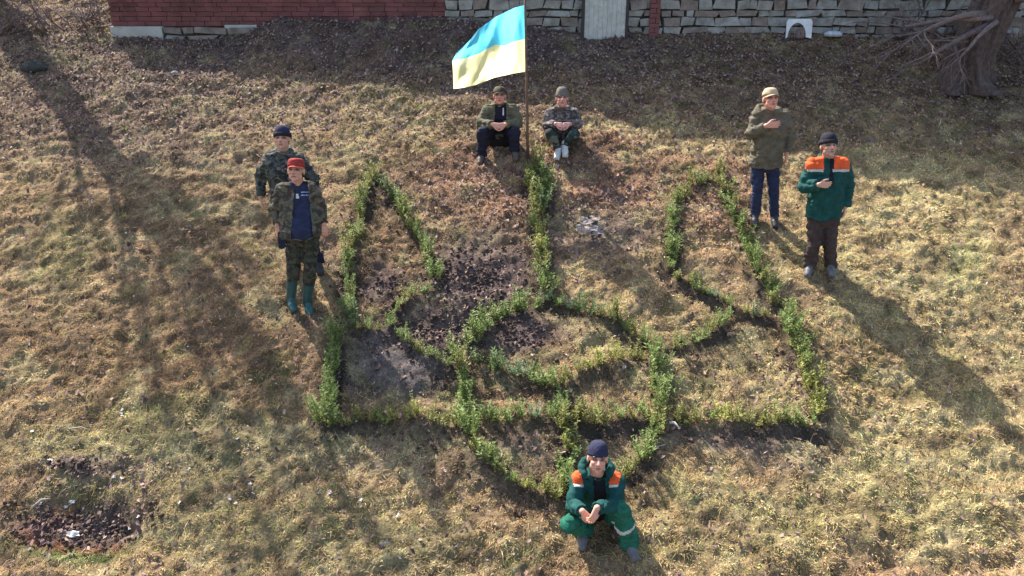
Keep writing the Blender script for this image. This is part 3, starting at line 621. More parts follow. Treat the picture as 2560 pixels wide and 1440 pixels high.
me = bpy.data.meshes.new('flag_cloth'); me.from_pydata([tuple(p) for p in V], [], Fc)
me.materials.append(mat('flag_blue', (.15, .73, .98), .6, trans=.75, noise=3, dark=.93)); me.materials.append(mat('flag_yellow', (1.0, .96, .56), .6, trans=.75, noise=3, dark=.95))
me.polygons.foreach_set('material_index', Mi); me.polygons.foreach_set('use_smooth', [True] * len(Fc)); link('flag_cloth', me, fl)

# ------------------------------------------------------------------ people
def remesh(mb, vox, it=3, fac=.5):
    me = mb.mesh('tmp'); o = link('tmp', me); r = o.modifiers.new('r', 'REMESH'); r.mode = 'VOXEL'; r.voxel_size = vox
    s = o.modifiers.new('s', 'SMOOTH'); s.iterations = it; s.factor = fac
    dg = bpy.context.evaluated_depsgraph_get(); dg.update()
    out = bpy.data.meshes.new_from_object(o.evaluated_get(dg)); bpy.data.objects.remove(o); bpy.data.meshes.remove(me)
    out.polygons.foreach_set('use_smooth', [True] * len(out.polygons)); return out
def cut(me, keep, push=0.0):
    """new mesh of the faces whose centre passes keep(centre, normal)"""
    co = co_of(me); no = no_of(me); nf = len(me.polygons); ls = np.empty(nf, np.int32); lt = np.empty(nf, np.int32); me.polygons.foreach_get('loop_start', ls); me.polygons.foreach_get('loop_total', lt)
    vi = np.empty(len(me.loops), np.int32); me.loops.foreach_get('vertex_index', vi)
    F4 = [vi[a:a + b] for a, b in zip(ls, lt)]; cen = np.array([co[f].mean(0) for f in F4]); nn = np.array([no[f].mean(0) for f in F4])
    k = keep(cen, nn); used = {}; v = []; fs = []
    for f, q in zip(F4, k):
        if not q: continue
        r = []
        for i in f:
            i = int(i)
            if i not in used: used[i] = len(v); v.append(tuple(co[i] + no[i] * push))
            r.append(used[i])
        fs.append(r)
    m = bpy.data.meshes.new('cut'); m.from_pydata(v, [], fs); m.polygons.foreach_set('use_smooth', [True] * len(fs)); m.update(); return m
def folds(me, amp, sc=9, seed=0, stretch=(1, 1, 2.2)):
    co = co_of(me); no = no_of(me); p = co * np.array(stretch) * sc + 50
    d = (np.abs(noise3(p, seed) - .5) * 2 - .45) * amp + (np.abs(noise3(p * 2.1 + 9, seed + 3) - .5) * 2 - .45) * amp * .55
    set_co(me, co + no * d[:, None]); return me
def V3(*a): return np.array(a, float)
def unit(v): return v / (np.linalg.norm(v) + 1e-9)
M_SKIN = mat('skin', vcol=True, rough=.55, spec=.4, noise=60, dark=.88)
M_EYE = mat('eye', (.03, .025, .02), .25, spec=.6)

def head_frame(c, yaw, pitch, roll=0):
    M = Matrix.Rotation(yaw, 3, 'Z') @ Matrix.Rotation(-pitch, 3, 'X') @ Matrix.Rotation(roll, 3, 'Y')
    A = np.array(M); B = A @ np.diag([1, -1, 1.0])          # local x right in the picture, y forward (towards the viewer), z up
    return c, B
def head_prims(mb, hf, s):
    c, B = hf
    P = lambda x, y, z: c + B @ (np.array([x, y, z]) * s)
    E = lambda p, r: mb.ell(P(*p), np.array(r) * s, B, 22)
    E((0, -.012, .028), (.077, .098, .092)); E((0, .03, -.03), (.060, .068, .078)); E((0, .036, -.075), (.047, .050, .038))
    mb.cap(P(0, .078, -.098), P(0, .074, -.10), .018 * s, .018 * s)
    mb.cap(P(0, .090, .012), P(0, .115, -.028), .008 * s, .0135 * s); mb.cap(P(-.012, .098, -.032), P(.012, .098, -.032), .009 * s, .009 * s)
    mb.cap(P(-.040, .080, .028), P(.040, .080, .028), .011 * s, .011 * s)
    for q in (-1, 1):
        mb.ell(P(q * .038, .062, -.026), np.array((.024, .026, .022)) * s, B); mb.ell(P(q * .080, -.008, -.008), np.array((.010, .020, .032)) * s, B); mb.ell(P(q * .05, .02, -.06), np.array((.016, .03, .03)) * s, B)
    mb.cap(P(-.021, .090, -.060), P(.021, .090, -.060), .0075 * s, .0075 * s); mb.cap(P(-.016, .090, -.070), P(.016, .090, -.070), .0075 * s, .0075 * s)
def hand_prims(mb, w, d, nrm, curl=.35, s=1.0, thumb=1, spread=.10):
    """w wrist, d direction of the fingers, nrm back of the hand, thumb +1/-1 side"""
    d = unit(d); nrm = unit(nrm - d * np.dot(nrm, d)); sd = np.cross(d, nrm) * thumb
    for k, (o, L) in enumerate(((.030, .068), (.011, .077), (-.008, .072), (-.026, .057))):
        a = w + d * .012 * s + sd * o * .55 * s; b = w + d * (.088 - .006 * (k == 3)) * s + sd * o * s
        mb.cap(a, b, .0155 * s, .0125 * s, 10)
        q = unit(d + sd * spread * (o * 30)); ang = 0; p = b
        for j, f in enumerate((.45, .32, .25)):
            ang += curl * (.8 + .15 * k); dd = q * math.cos(ang) - nrm * math.sin(ang); e = p + dd * L * f * s
            mb.cap(p, e, (.0098 - .001 * j) * s, (.0092 - .001 * j) * s, 10); p = e
    t0 = w + d * .025 * s + sd * .022 * s; t1 = t0 + unit(d * .75 + sd * .7 - nrm * .25) * .045 * s; t2 = t1 + unit(d * .95 + sd * .25 - nrm * .35) * .03 * s; t3 = t2 + unit(d - nrm * .4) * .024 * s
    mb.cap(t0, t1, .0155 * s, .012 * s, 10); mb.cap(t1, t2, .0115 * s, .0105 * s, 10); mb.cap(t2, t3, .0105 * s, .009 * s, 10)
def torso(mb, J, g, prof, n=28, bottom=0.0, belly=0):
    """loft from the hips to the neck; prof rows: t, half width, half depth, shift forward"""
    hips = (J['hipL'] + J['hipR']) / 2; neck = J['neck']; rh = unit(J['hipR'] - J['hipL']); rs = unit(J['shR'] - J['shL']); up = unit(neck - hips)
    R_ = []
    for t, a, b, s in prof:
        c = hips * (1 - t) + neck * t; r = unit(rh * (1 - t) + rs * t); r = unit(r - up * np.dot(r, up)); f = np.cross(up, r); f = -f if f[1] > 0 else f
        bow = math.sin(max(0, min(1, t)) * math.pi) * J.get('bow', 0.0)
        R_.append([c + f * (s - bow) + r * (a + g) * np.sign(math.cos(u)) * abs(math.cos(u)) ** .85 + f * (b + g) * np.sign(math.sin(u)) * abs(math.sin(u)) ** .9 for u in np.linspace(0, 2 * math.pi, n, endpoint=False)])
    mb.rings(R_)
def tube_limb(mb, pts, rad, flat_end=True, ext=0.0):
    for i in range(len(pts) - 1):
        last = i == len(pts) - 2; mb.cap(pts[i], pts[i + 1], rad[i], rad[i + 1], 18, False, last and flat_end)
def shoe_mesh(J, side, tall=0.0, wide=1.0, sole=.0):
    a, t = J['an' + side], J['toe' + side]; mb = MB(); z = J['gz' + side]
    f = t - a; f[2] = 0; L = .15; f = unit(f)
    gn = unit(V3(0, -SL, 1)); f3 = unit(f - gn * np.dot(f, gn)); ctr = V3(a[0], a[1], 0)
    def onz(p, h): x, y = J['org'][0] + p[0], J['org'][1] + p[1]; return V3(p[0], p[1], z + (p[1] - a[1]) * SL + h)
    heel = onz(a - f * .035, .042); ball = onz(a + f * .075, .040); toe = onz(a + f * .125, .034)
    mb.cap(heel, ball, .042, .048 * wide); mb.cap(ball, toe, .047 * wide, .036 * wide); mb.cap(heel, a + V3(0, 0, .03), .044, .048)
    mb.cap(ball, a + V3(0, 0, .01), .04, .045)
    kn = J['kn' + side]; u = unit(kn - a)
    if tall: mb.cap(a, a + u * tall, .052, .064, 18, False, True)
    for hx in (-.02, .02):                                 # sole edge
        s_ = np.cross(f3, gn) * hx; mb.cap(onz(a - f * .04, .016) + s_, onz(a + f * .125, .016) + s_, .022, .022)
    return remesh(mb, .007, 2)
def beanie(P, hf, s, m, name='knitted_hat', cuff=None, h=.125, front=.030, back=-.02):
    c, B = hf; mb = MB(); R_ = []
    for k in range(11):
        t = k / 10; rr_ = math.cos(t * math.pi / 2 * .97) ** .62
        ring = []
        for u in np.linspace(0, 2 * math.pi, 36, endpoint=False):
            z0 = front if math.sin(u) > 0 else front + (front - back) * math.sin(u) * .9
            z = z0 + (.03 + h - z0) * math.sin(t * math.pi / 2) * .98
            rib = 1 + .012 * math.cos(18 * u)
            ring.append(c + B @ (V3(.088 * math.cos(u) * rr_ * rib, -.010 + .108 * math.sin(u) * rr_ * rib, z) * s))
        R_.append(ring)
    mb.rings(R_); o = link(name, mb.mesh(name, [m]), P)
    if cuff:
        mb = MB(); R_ = []
        for dz, g in ((-.004, 0), (-.006, .006), (.010, .009), (.030, .008), (.036, .003), (.034, -.004)):
            R_.append([c + B @ (V3((.089 + g) * math.cos(u), -.010 + (.109 + g) * math.sin(u), (front if math.sin(u) > 0 else front + (front - back) * math.sin(u) * .9) + dz) * s) for u in np.linspace(0, 2 * math.pi, 36, endpoint=False)])
        mb.rings(R_); link('cuff', mb.mesh('cuff', [cuff]), o)
    return o
def cap_hat(P, hf, s, m, mb_mat=None, length=.075, name='cap', h=.085, flat=False, droop=-.012):
    c, B = hf; mb = MB(); R_ = []
    for k in range(9):
        t = k / 8; rr_ = max(.05, math.cos(t * math.pi / 2) ** (.5 if not flat else .28))
        R_.append([c + B @ (V3(.087 * math.cos(u) * rr_, -.012 + .105 * math.sin(u) * rr_, .034 + (.006 if math.sin(u) > 0 else 0.0) + h * math.sin(t * math.pi / 2)) * s) for u in np.linspace(0, 2 * math.pi, 32, endpoint=False)])
    mb.rings(R_); o = link(name, mb.mesh(name, [m]), P)
    mb = MB(); top_, bot = [], []
    for q in (0, 1):
        for u in np.linspace(R(18), R(162), 17):
            k = math.sin((u - R(18)) / R(144) * math.pi) ** .6
            for e in (0, 1):
                x = .084 * math.cos(u); y = -.012 + .102 * math.sin(u) + e * length * k; z = .040 + e * droop - .018 * (x / .08) ** 2 + (.005 if q else 0)
                (top_ if q else bot).append(c + B @ (V3(x, y, z) * s))
    v = bot + top_; n = len(bot); f = []
    for i in range(16):
        a = 2 * i; f += [(a, a + 1, a + 3, a + 2), (n + a + 2, n + a + 3, n + a + 1, n + a), (a + 1, n + a + 1, n + a + 3, a + 3)]
    mb.add(v, f); link('brim', mb.mesh('brim', [mb_mat or m]), o); return o
def skin_colors(me, hf, s, tone, stubble=0.0, hair=(.06, .045, .035)):
    co = co_of(me); c, B = hf; L = (co - c) @ B / s; x, y, z = L[:, 0], L[:, 1], L[:, 2]; col = np.tile(np.array(tone), (len(co), 1)); head = (np.abs(z) < .16) & (np.abs(x) < .11) & (np.abs(y) < .14)
    def mix(m, cl): nonlocal col; m = (np.clip(m, 0, 1) * head)[:, None]; col = col * (1 - m) + np.array(cl) * m
    g = lambda cx, cy, rx, ry: np.exp(-(((x - cx) / rx) ** 2 + ((z - cy) / ry) ** 2) ** 2) * (y > .03)
    for q in (-1, 1):
        mix(g(q * .036, -.03, .022, .016) * .45, (.66, .20, .14)); mix(g(q * .033, .006, .025, .014) * .92, (.07, .04, .03)); mix(g(q * .034, .027, .026, .008) * .95, hair)
        mix(g(q * .034, .003, .010, .003) * .0, (.7, .66, .62))
    mix(g(0, -.02, .013, .018) * .45, (.65, .27, .2)); mix(g(0, -.065, .024, .012) * .8, (.50, .13, .11)); mix(g(0, -.065, .026, .0045) * .95, (.12, .03, .03))
    mix(g(0, -.041, .014, .006) * .7, (.2, .09, .07))
    if stubble: mix(((z < -.045) & (y > -.04)) * stubble * np.clip(1 - g(0, -.065, .025, .012), 0, 1), (.30, .22, .19))
    mix(((y < -.02) & (z > -.05) & (np.abs(x) < .077)) * 1.0, hair)
    set_col(me, col)

def pxbox(ce, J, boxes):
    q = ce + J['org']; px, py = proj(q[:, 0], q[:, 1], q[:, 2]); m = np.zeros(len(ce), bool)
    for x0, y0, x1, y1, sl_ in boxes: m |= (px > x0 + (py - y0) * sl_) & (px < x1 + (py - y0) * sl_) & (py > y0) & (py < y1)
    return m
BASEPROF = [(-.20, .150, .105, 0), (-.10, .170, .118, 0), (0, .168, .120, 0), (.2, .158, .115, .005), (.45, .160, .112, .012), (.7, .175, .118, .010), (.84, .178, .108, 0), (.93, .135, .085, -.005), (1.0, .070, .065, -.005)]
def person(label, fy, fpx, px, head, jacket, trousers, shoes, hands, tone=(.64, .36, .25), hs=1.0, sitting=False, fat=0.0, group='people gathered around the planted trident', jvox=.0085, stubble=0, bow=0):
    org = V3(at(fpx, 700, fy)[0], fy, 0); org[2] = gz_f(org[0], org[1])
    P = empty('person', org, label, 'person', group)
    J = {k: at(v[0], v[1], fy - v[2]) - org for k, v in px.items()}; J['org'] = org; J['bow'] = bow
    for s_ in 'LR':
        a = J['an' + s_]; zz = gz_f(org[0] + a[0], org[1] + a[1]) - org[2]; J['gz' + s_] = zz + .006
        a[2] = zz + .085; J['an' + s_] = a
    hc, yaw, pitch = head[0], R(head[1]), R(head[2]); c = at(hc[0], hc[1], fy - hc[2]) - org; hf = head_frame(c, yaw, pitch, R(head[3]) if len(head) > 3 else 0)
    J['neck'] = J.get('neck', c + hf[1] @ V3(0, -.04, -.17 * hs))
    # body: one continuous surface
    mb = MB(); head_prims(mb, hf, hs); mb.cap(J['neck'] + unit(c - J['neck']) * -.03, c + hf[1] @ V3(0, -.02, -.04) * hs, .062, .056)
    torso(mb, J, -.035, BASEPROF)
    for s_ in 'LR':
        mb.cap(J['neck'], J['sh' + s_], .05, .05); tube_limb(mb, [J['sh' + s_], J['el' + s_], J['wr' + s_]], [.05, .040, .027], False)
        mb.cap((J['hipL'] + J['hipR']) / 2, J['hip' + s_], .08, .08); tube_limb(mb, [J['hip' + s_], J['kn' + s_], J['an' + s_]], [.078, .050, .036], False)
        tt = unit((J['toe' + s_] - J['an' + s_]) * V3(1, 1, 0)); mb.cap(J['an' + s_] - V3(0, 0, .05), J['an' + s_] + tt * .09 + V3(0, 0, -.045 + .09 * tt[1] * SL), .03, .025)
        h = hands[s_]; hand_prims(mb, J['wr' + s_], V3(*h[0]), V3(*h[1]), h[2], hs * .95, h[3], h[4] if len(h) > 4 else .1)
    me = remesh(mb, .0042, 2, .4); skin_colors(me, hf, hs, tone, stubble); me.materials.clear(); me.materials.append(M_SKIN); link('body', me, P)
    # trousers
    mb = MB(); r0, r1, r2 = trousers.get('r', (.098, .078, .062)); torso(mb, J, -.004 + trousers.get('g', 0), [p for p in BASEPROF if p[0] <= .2] if not sitting else BASEPROF[1:4])
    for s_ in 'LR':
        u = unit(J['kn' + s_] - J['an' + s_]); e = J['an' + s_] + u * trousers.get('cuff', .0); hp = J['hip' + s_]
        mb.cap(hp, J['kn' + s_], r0, r1, 20); mb.cap(J['kn' + s_], e, r1, r2, 20, False, True)
    tm = folds(remesh(mb, jvox, 3), trousers.get('amp', .022), 8, 5, (1, 1, 1.6)); tm.materials.clear(); tm.materials.append(trousers['mat']); to = link('trousers', tm, P)
    # jacket
    g = jacket.get('g', .030); mb = MB(); b0 = jacket.get('hem', -.22)
    prof = [(b0, .172, .125, 0)] + [p for p in BASEPROF if p[0] > b0 + .03]
    if fat: prof = [(t, a + fat * .25 * math.exp(-((t - .2) / .4) ** 2), b + fat * .5 * math.exp(-((t - .15) / .35) ** 2), s + fat * .5 * math.exp(-((t - .15) / .35) ** 2)) for t, a, b, s in prof]
    torso(mb, J, g, prof); q = jacket.get('arm', (.078, .068, .052))
    for s_ in 'LR':
        mb.cap(J['neck'] - V3(0, 0, .02), J['sh' + s_], .072, q[0] * .98); w_ = J['wr' + s_] + unit(J['el' + s_] - J['wr' + s_]) * jacket.get('short', .005)
        mb.cap(J['sh' + s_], J['el' + s_], q[0], q[1], 20); mb.cap(J['el' + s_], w_, q[1], q[2], 20, False, True)
    if jacket.get('collar', 1):
        up = unit(c - J['neck']); cc = J['neck'] + up * .035
        ring = [cc + V3(math.cos(u) * .085, math.sin(u) * .085, .012 * math.sin(u)) for u in np.linspace(0, 2 * math.pi, 15)]
        for a, b in zip(ring[:-1], ring[1:]): mb.cap(a, b, .026, .026, 8)
    if jacket.get('hood'):
        cc = c + V3(0, .10, -.12); ring = [c + V3(math.cos(u) * .125, .04 + math.sin(u) * .095, -.135 + .035 * math.sin(u)) for u in np.linspace(-.5, math.pi + .5, 15)]
        for a, b in zip(ring[:-1], ring[1:]): mb.cap(a, b, .038 * jacket['hood'], .038 * jacket['hood'], 10)
    jm = folds(remesh(mb, jvox, 3), jacket.get('amp', .027), 7, 11, (1, 1, 1.9))
    full = jm; hips = (J['hipL'] + J['hipR']) / 2
    jo = None
    if 'open' in jacket:
        w0, w1, cx, z0 = jacket['open']                     # half widths of the gap at the hem and at the collar
        zt = J['neck'][2] + .06; zb = hips[2]
        def keep(ce, nn):
            t = np.clip((ce[:, 2] - zb) / (zt - zb), 0, 1); wd = w0 * (1 - t) + w1 * t; xc = (hips[0] * (1 - t) + J['neck'][0] * t) + cx
            front = (nn[:, 1] < -.15) & (ce[:, 1] < (hips[1] * (1 - t) + J['neck'][1] * t) - .03)
            ta = np.zeros(len(ce), bool)
            return ~((np.abs(ce[:, 0] - xc) < wd) & front & (ce[:, 2] > z0 + zb) & ~near_arm(ce))
        def near_arm(ce):
            m = np.zeros(len(ce), bool)
            for s_ in 'LR':
                a, b = J['el' + s_], J['wr' + s_]; ab = b - a; t = np.clip(((ce - a) @ ab) / ab.dot(ab), 0, 1); m |= np.linalg.norm(ce - a - t[:, None] * ab, axis=1) < .085
            return m
        jm = cut(full, keep)
        mb = MB(); torso(mb, J, g - .018, prof); up = unit(c - J['neck']); mb.cap(J['neck'], J['neck'] + up * .05, .07, .066, 18)
        for s_ in 'LR': mb.cap(J['neck'] - V3(0, 0, .01), J['sh' + s_], .062, .060)
        im = folds(remesh(mb, jvox, 3), .010, 9, 21); im.materials.clear(); im.materials.append(jacket['inner']); io = link(jacket.get('inner_name', 'sweater'), im, P)
        for pname, box_, m, push in jacket.get('inner_patch', []):
            pm = cut(im, lambda ce, nn: pxbox(ce, J, [box_]) & (nn[:, 1] < -.1), push); pm.materials.append(m); link(pname, pm, io)
    jm.materials.clear(); jm.materials.append(jacket['mat']); jo = link('jacket', jm, P)
    if 'open' in jacket:
        so_ = jo.modifiers.new('thickness', 'SOLIDIFY'); so_.thickness = .010; so_.offset = -1
    for pname, keep, m, push in jacket.get('patch', []):
        pm = cut(full if pname not in () else full, lambda ce, nn: keep(ce, nn, J), push); pm.materials.append(m); po = link(pname, pm, jo)
        so_ = po.modifiers.new('thickness', 'SOLIDIFY'); so_.thickness = push + .004; so_.offset = -.8
    for pname, keep, m, push in trousers.get('patch', []):
        pm = cut(tm, lambda ce, nn: keep(ce, nn, J), push); pm.materials.append(m); po = link(pname, pm, to)
        so_ = po.modifiers.new('thickness', 'SOLIDIFY'); so_.thickness = push + .003; so_.offset = -.8
    for s_ in 'LR':
        sm = shoe_mesh(J, s_, shoes.get('tall', 0), shoes.get('wide', 1)); sm.materials.clear(); sm.materials.append(shoes['mat']); link(shoes['name'], sm, P)
    d = lambda a, b: round(float(np.linalg.norm(J[a] - J[b])), 2)
    print('PERSON', label[:30], 'arm', d('shL', 'elL'), d('elL', 'wrL'), d('shR', 'elR'), d('elR', 'wrR'), 'leg', d('hipL', 'knL'), d('knL', 'anL'), d('hipR', 'knR'), d('knR', 'anR'), 'sh', d('shL', 'shR'), 'torso', d('hipL', 'neck'), 'top', round(float(c[2] + .12), 2))
    return P, J, hf

C_CAMO = camo('camo_cloth', [(.11, .10, .072), (.06, .062, .042), (.15, .128, .09), (.055, .042, .036)], 14)
C_CAMO2 = camo('dark_camo_cloth', [(.075, .082, .070), (.035, .045, .038), (.16, .155, .13), (.028, .030, .030)], 17)
C_CAMO3 = camo('brown_camo_cloth', [(.15, .125, .115), (.085, .065, .068), (.24, .205, .19), (.06, .05, .052)], 18)
C_CAMOT = camo('camo_trouser_cloth', [(.065, .066, .048), (.04, .045, .03), (.09, .082, .058), (.035, .03, .026)], 14)
def cloth(n, c, **k): return mat(n, c, k.pop('rough', .88), noise=k.pop('noise', 14), bump=.8, bscale=24, dark=.68, spec=.2, **k)
K_KHAKI = cloth('khaki_fabric', (.125, .115, .075)); K_KHAKI2 = cloth('olive_brown_fabric', (.135, .115, .08)); K_NAVY = cloth('navy_fabric', (.020, .020, .036)); K_BLUE = cloth('blue_sweater', (.028, .034, .072))
K_JEANS = cloth('blue_jeans', (.030, .038, .085)); K_GREEN = cloth('green_workwear', (.012, .068, .062)); K_GREEN2 = cloth('green_trousers', (.018, .125, .080)); K_ORANGE = cloth('orange_panel', (.78, .12, .035), noise=6)
K_BROWN = cloth('dark_brown_trousers', (.062, .045, .042)); K_BLACK = cloth('black_fabric', (.015, .014, .02)); K_SILVER = cloth('silver_tape', (.52, .52, .46)); K_RED = cloth('red_cap', (.30, .04, .035)); K_BEIGE = cloth('beige_cap', (.50, .40, .26))
K_KNITB = cloth('dark_knit', (.022, .02, .03), noise=50); K_KNITN = cloth('navy_knit', (.030, .032, .065), noise=50); K_KNITG = cloth('grey_knit', (.16, .145, .12), noise=50)
K_PALEB = cloth('pale_print', (.35, .42, .62)); K_RUBBER = mat('green_rubber', (.028, .085, .08), .35, noise=12, dark=.7, spec=.5); K_LEATHB = mat('brown_leather', (.11, .08, .065), .6, noise=20); K_LEATH = mat('dark_leather', (.04, .038, .045), .5, noise=20); K_WHITE = mat('white_shoe', (.62, .60, .58), .6, noise=20, dark=.8); K_GREYSH = mat('grey_leather', (.13, .125, .13), .55, noise=20)
DN = (0, -.08, -1)

def with_g(fn, **k):
    def g(ce, nn, J): globals().update(k); return fn(ce, nn, J)
    return g
def mk(label, row, fpx, px, head, *a, **k): return person(label, gp(fpx, row)[1], fpx, px, head, *a, **k)
# 1 back left
P, J, hf = mk('person in dark camouflage jacket and navy knitted hat standing behind the red-capped person', 676, 735,
  dict(shL=(676,396,0), shR=(745,396,0), elL=(652,448,-.02), wrL=(651,494,.06), elR=(783,446,0), wrR=(786,494,.05), hipL=(702,520,0), hipR=(740,520,0), knL=(728,600,.03), knR=(775,600,.05), anL=(735,668,0), anR=(797,668,.02), toeL=(735,690,.15), toeR=(803,690,.16), neck=(708,383,-.01)),
  ((706,348,.04), 4, 18), dict(mat=C_CAMO2, hem=-.05, g=.036, arm=(.082,.072,.058)), dict(mat=K_NAVY, r=(.10,.08,.07), cuff=-.03), dict(mat=K_LEATH, name='boot', tall=.12),
  dict(L=((.08, -.15, -1), (-.9, -.5, 0), .38, 1), R=(DN, (.8, -.4, 0), .35, -1)), hs=1.0, stubble=.35)
beanie(P, hf, 1.0, K_KNITN, cuff=K_KNITB)
# 2 front left
P, J, hf = mk('stout person in red cap, open camouflage jacket and blue sweater, wearing green rubber boots', 764, 752,
  dict(shL=(707,474,0), shR=(778,470,0), elL=(689,525,-.03), wrL=(694,562,.05), elR=(804,522,-.03), wrR=(809,560,.05), hipL=(736,588,0), hipR=(778,586,0), knL=(734,672,.05), knR=(775,670,.05), anL=(728,752,0), anR=(768,748,0), toeL=(737,775,.17), toeR=(776,770,.17), neck=(744,462,-.02)),
  ((740,427,.05), 0, 18), dict(mat=C_CAMO, inner=K_BLUE, open=(.115, .065, .06, -.06), inner_patch=[('chest_print', (752,479,790,482,0), K_PALEB, .004), ('chest_print', (752,487,788,489,0), K_PALEB, .004), ('badge', (740,485,747,496,0), K_WHITE, .004)], hem=.02, g=.026, arm=(.084,.070,.056), collar=0), dict(mat=C_CAMOT, r=(.098,.080,.074), cuff=.24, g=.005), dict(mat=K_RUBBER, name='rubber_boot', tall=.27, wide=1.1),
  dict(L=((.15, -.1, -1), (-.6, -.8, 0), .30, 1), R=((.05, -.1, -1), (.6, -.8, 0), .30, -1)), fat=.14, hs=1.03, tone=(.62, .34, .24))
cap_hat(P, hf, 1.03, K_RED, mat('red_brim', (.60, .13, .08), .8), .045, flat=True, h=.085)
org = J['org']
m_ = MB(); b = J['wrL'] + V3(.03, -.03, -.09)
for i, (x, L) in enumerate(((-.03, .075), (-.012, .085), (.006, .08), (.022, .065))): m_.cap(b + V3(x * .8, 0, -.07), b + V3(x * 1.2 + .012, -.012, -.08 - L), .012, .010, 10)
m_.cap(b, b + V3(.0, 0, -.08), .030, .040, 16, False, False, .5); m_.cap(b + V3(.025, 0, -.05), b + V3(.055, -.01, -.10), .013, .011, 10)
o = link('work_glove', remesh(m_, .005, 2), None, org); o.data.materials.clear(); o.data.materials.append(mat('dark_glove', (.018, .02, .045), .8, noise=30)); tag(o, 'dark navy work glove hanging from the hand of the red-capped person', 'glove')
m_ = MB(); q = J['neck'] + V3(.0, -.20, -.17)
for i in range(2): m_.box(q + V3(.07, -.005, -.005 - .030 * i), (.065 if i == 0 else .05, .002, .0045))
# 3 seated by the pole
P, J, hf = mk('person in khaki jacket and cap sitting with clasped hands left of the flag pole', 392, 1247,
  dict(shL=(1219,274,-.22), shR=(1283,274,-.22), elL=(1204,308,-.14), wrL=(1231,311,.06), elR=(1296,306,-.14), wrR=(1264,311,.06), hipL=(1233,334,-.36), hipR=(1266,334,-.36), knL=(1207,330,.06), knR=(1286,330,.06), anL=(1204,385,.02), anR=(1286,387,.02), toeL=(1198,403,.16), toeR=(1291,405,.16), neck=(1250,263,-.24)),
  ((1249,240,-.16), 0, 14), dict(mat=K_KHAKI, inner=K_NAVY, open=(.085, .075, .01, .02), inner_patch=[('zip_pull', (1257,270,1260,288,0), K_WHITE, .005)], hem=-.02, g=.038, arm=(.086,.076,.062)), dict(mat=K_NAVY, r=(.095,.085,.074), cuff=-.03), dict(mat=K_LEATHB, name='boot', tall=.08, wide=1.05),
  dict(L=((.95, -.25, -.15), (-.2, -.9, .5), .45, 1), R=((-.95, -.25, -.15), (.2, -.9, .5), .45, -1)), sitting=True, hs=1.0, tone=(.66, .31, .23))
cap_hat(P, hf, 1.0, C_CAMO, None, .05)
g_ = J['org'] + V3(0.02, .36, 0); z = gz_f(g_[0], g_[1])  # near-black block fills the dark gap between the legs
m_ = MB(); m_.rings([[V3(math.cos(a) * r_, math.sin(a) * r_ * .8, h) for a in np.linspace(0, 6.283, 20, endpoint=False)] for r_, h in ((.20, -.12), (.20, .12), (.195, .15), (.17, .16))]); tag(link('dark_block', m_.mesh('dark_block', [mat('block_black', (.02, .017, .017), .9, noise=20)]), None, (g_[0], g_[1], z)), 'low dark log under the person left of the flag pole', 'block')
# 4 seated right of the pole
P, J, hf = mk('person in grey knitted hat and brown camouflage jacket sitting right of the flag pole', 385, 1405,
  dict(shL=(1376,282,-.20), shR=(1434,282,-.20), elL=(1366,313,-.10), wrL=(1389,310,.10), elR=(1446,312,-.10), wrR=(1424,310,.10), hipL=(1390,345,-.32), hipR=(1422,345,-.32), knL=(1377,336,.10), knR=(1436,334,.10), anL=(1396,378,.02), anR=(1412,374,.02), toeL=(1391,398,.16), toeR=(1413,395,.16), neck=(1405,272,-.20)),
  ((1405,246,-.13), 0, 13), dict(mat=C_CAMO3, hem=-.12, g=.030, arm=(.080,.070,.056)), dict(mat=camo('grey_camo_trousers', [(.035,.06,.06), (.15,.16,.13), (.03,.035,.03)], 7), r=(.088,.080,.055)), dict(mat=K_WHITE, name='shoe'),
  dict(L=((.9, -.35, -.1), (-.2, -.8, .6), .6, 1), R=((-.9, -.35, -.1), (.2, -.8, .6), .6, -1)), sitting=True, hs=.98, tone=(.66, .33, .27))
beanie(P, hf, .98, K_KNITG, h=.13, front=.022)
m_ = MB(); g_ = J['org'] + V3(0.0, .34, 0); z = gz_f(g_[0], g_[1]); m_.rings([[V3(math.cos(a) * r_, math.sin(a) * r_ * .8, h) for a in np.linspace(0, 6.283, 20, endpoint=False)] for r_, h in ((.21, -.12), (.20, .0), (.19, .03), (.17, .04))]); tag(link('dark_block', m_.mesh('dark_block', [bpy.data.materials['block_black']]), None, (g_[0], g_[1], z)), 'low dark log under the person right of the flag pole', 'block')  # near-black block, a lower copy of the one left of the pole
# 5 back right
P, J, hf = mk('tall person in olive brown hooded jacket, beige cap and jeans, hand on chest', 560, 1912,
  dict(shL=(1893,292,0), shR=(1961,292,0), elL=(1876,334,.06), wrL=(1916,314,.20), elR=(1975,342,-.03), wrR=(1967,384,.03), hipL=(1896,405,0), hipR=(1932,405,0), knL=(1893,478,.03), knR=(1934,478,.03), anL=(1887,548,0), anR=(1935,550,0), toeL=(1885,572,.16), toeR=(1938,574,.16), neck=(1926,280,-.02)),
  ((1926,248,.04), 4, 16), dict(mat=K_KHAKI2, hem=-.10, g=.040, arm=(.084,.074,.060), hood=1.0, amp=.034), dict(mat=K_JEANS, r=(.092,.072,.062), cuff=-.03), dict(mat=K_LEATH, name='shoe'),
  dict(L=((.95, -.12, .10), (-.1, -1, 0), .10, -1, .16), R=(DN, (.8, -.4, 0), .35, -1)), hs=1.02, tone=(.68, .33, .24))
cap_hat(P, hf, 1.02, K_BEIGE, None, .06, h=.09)
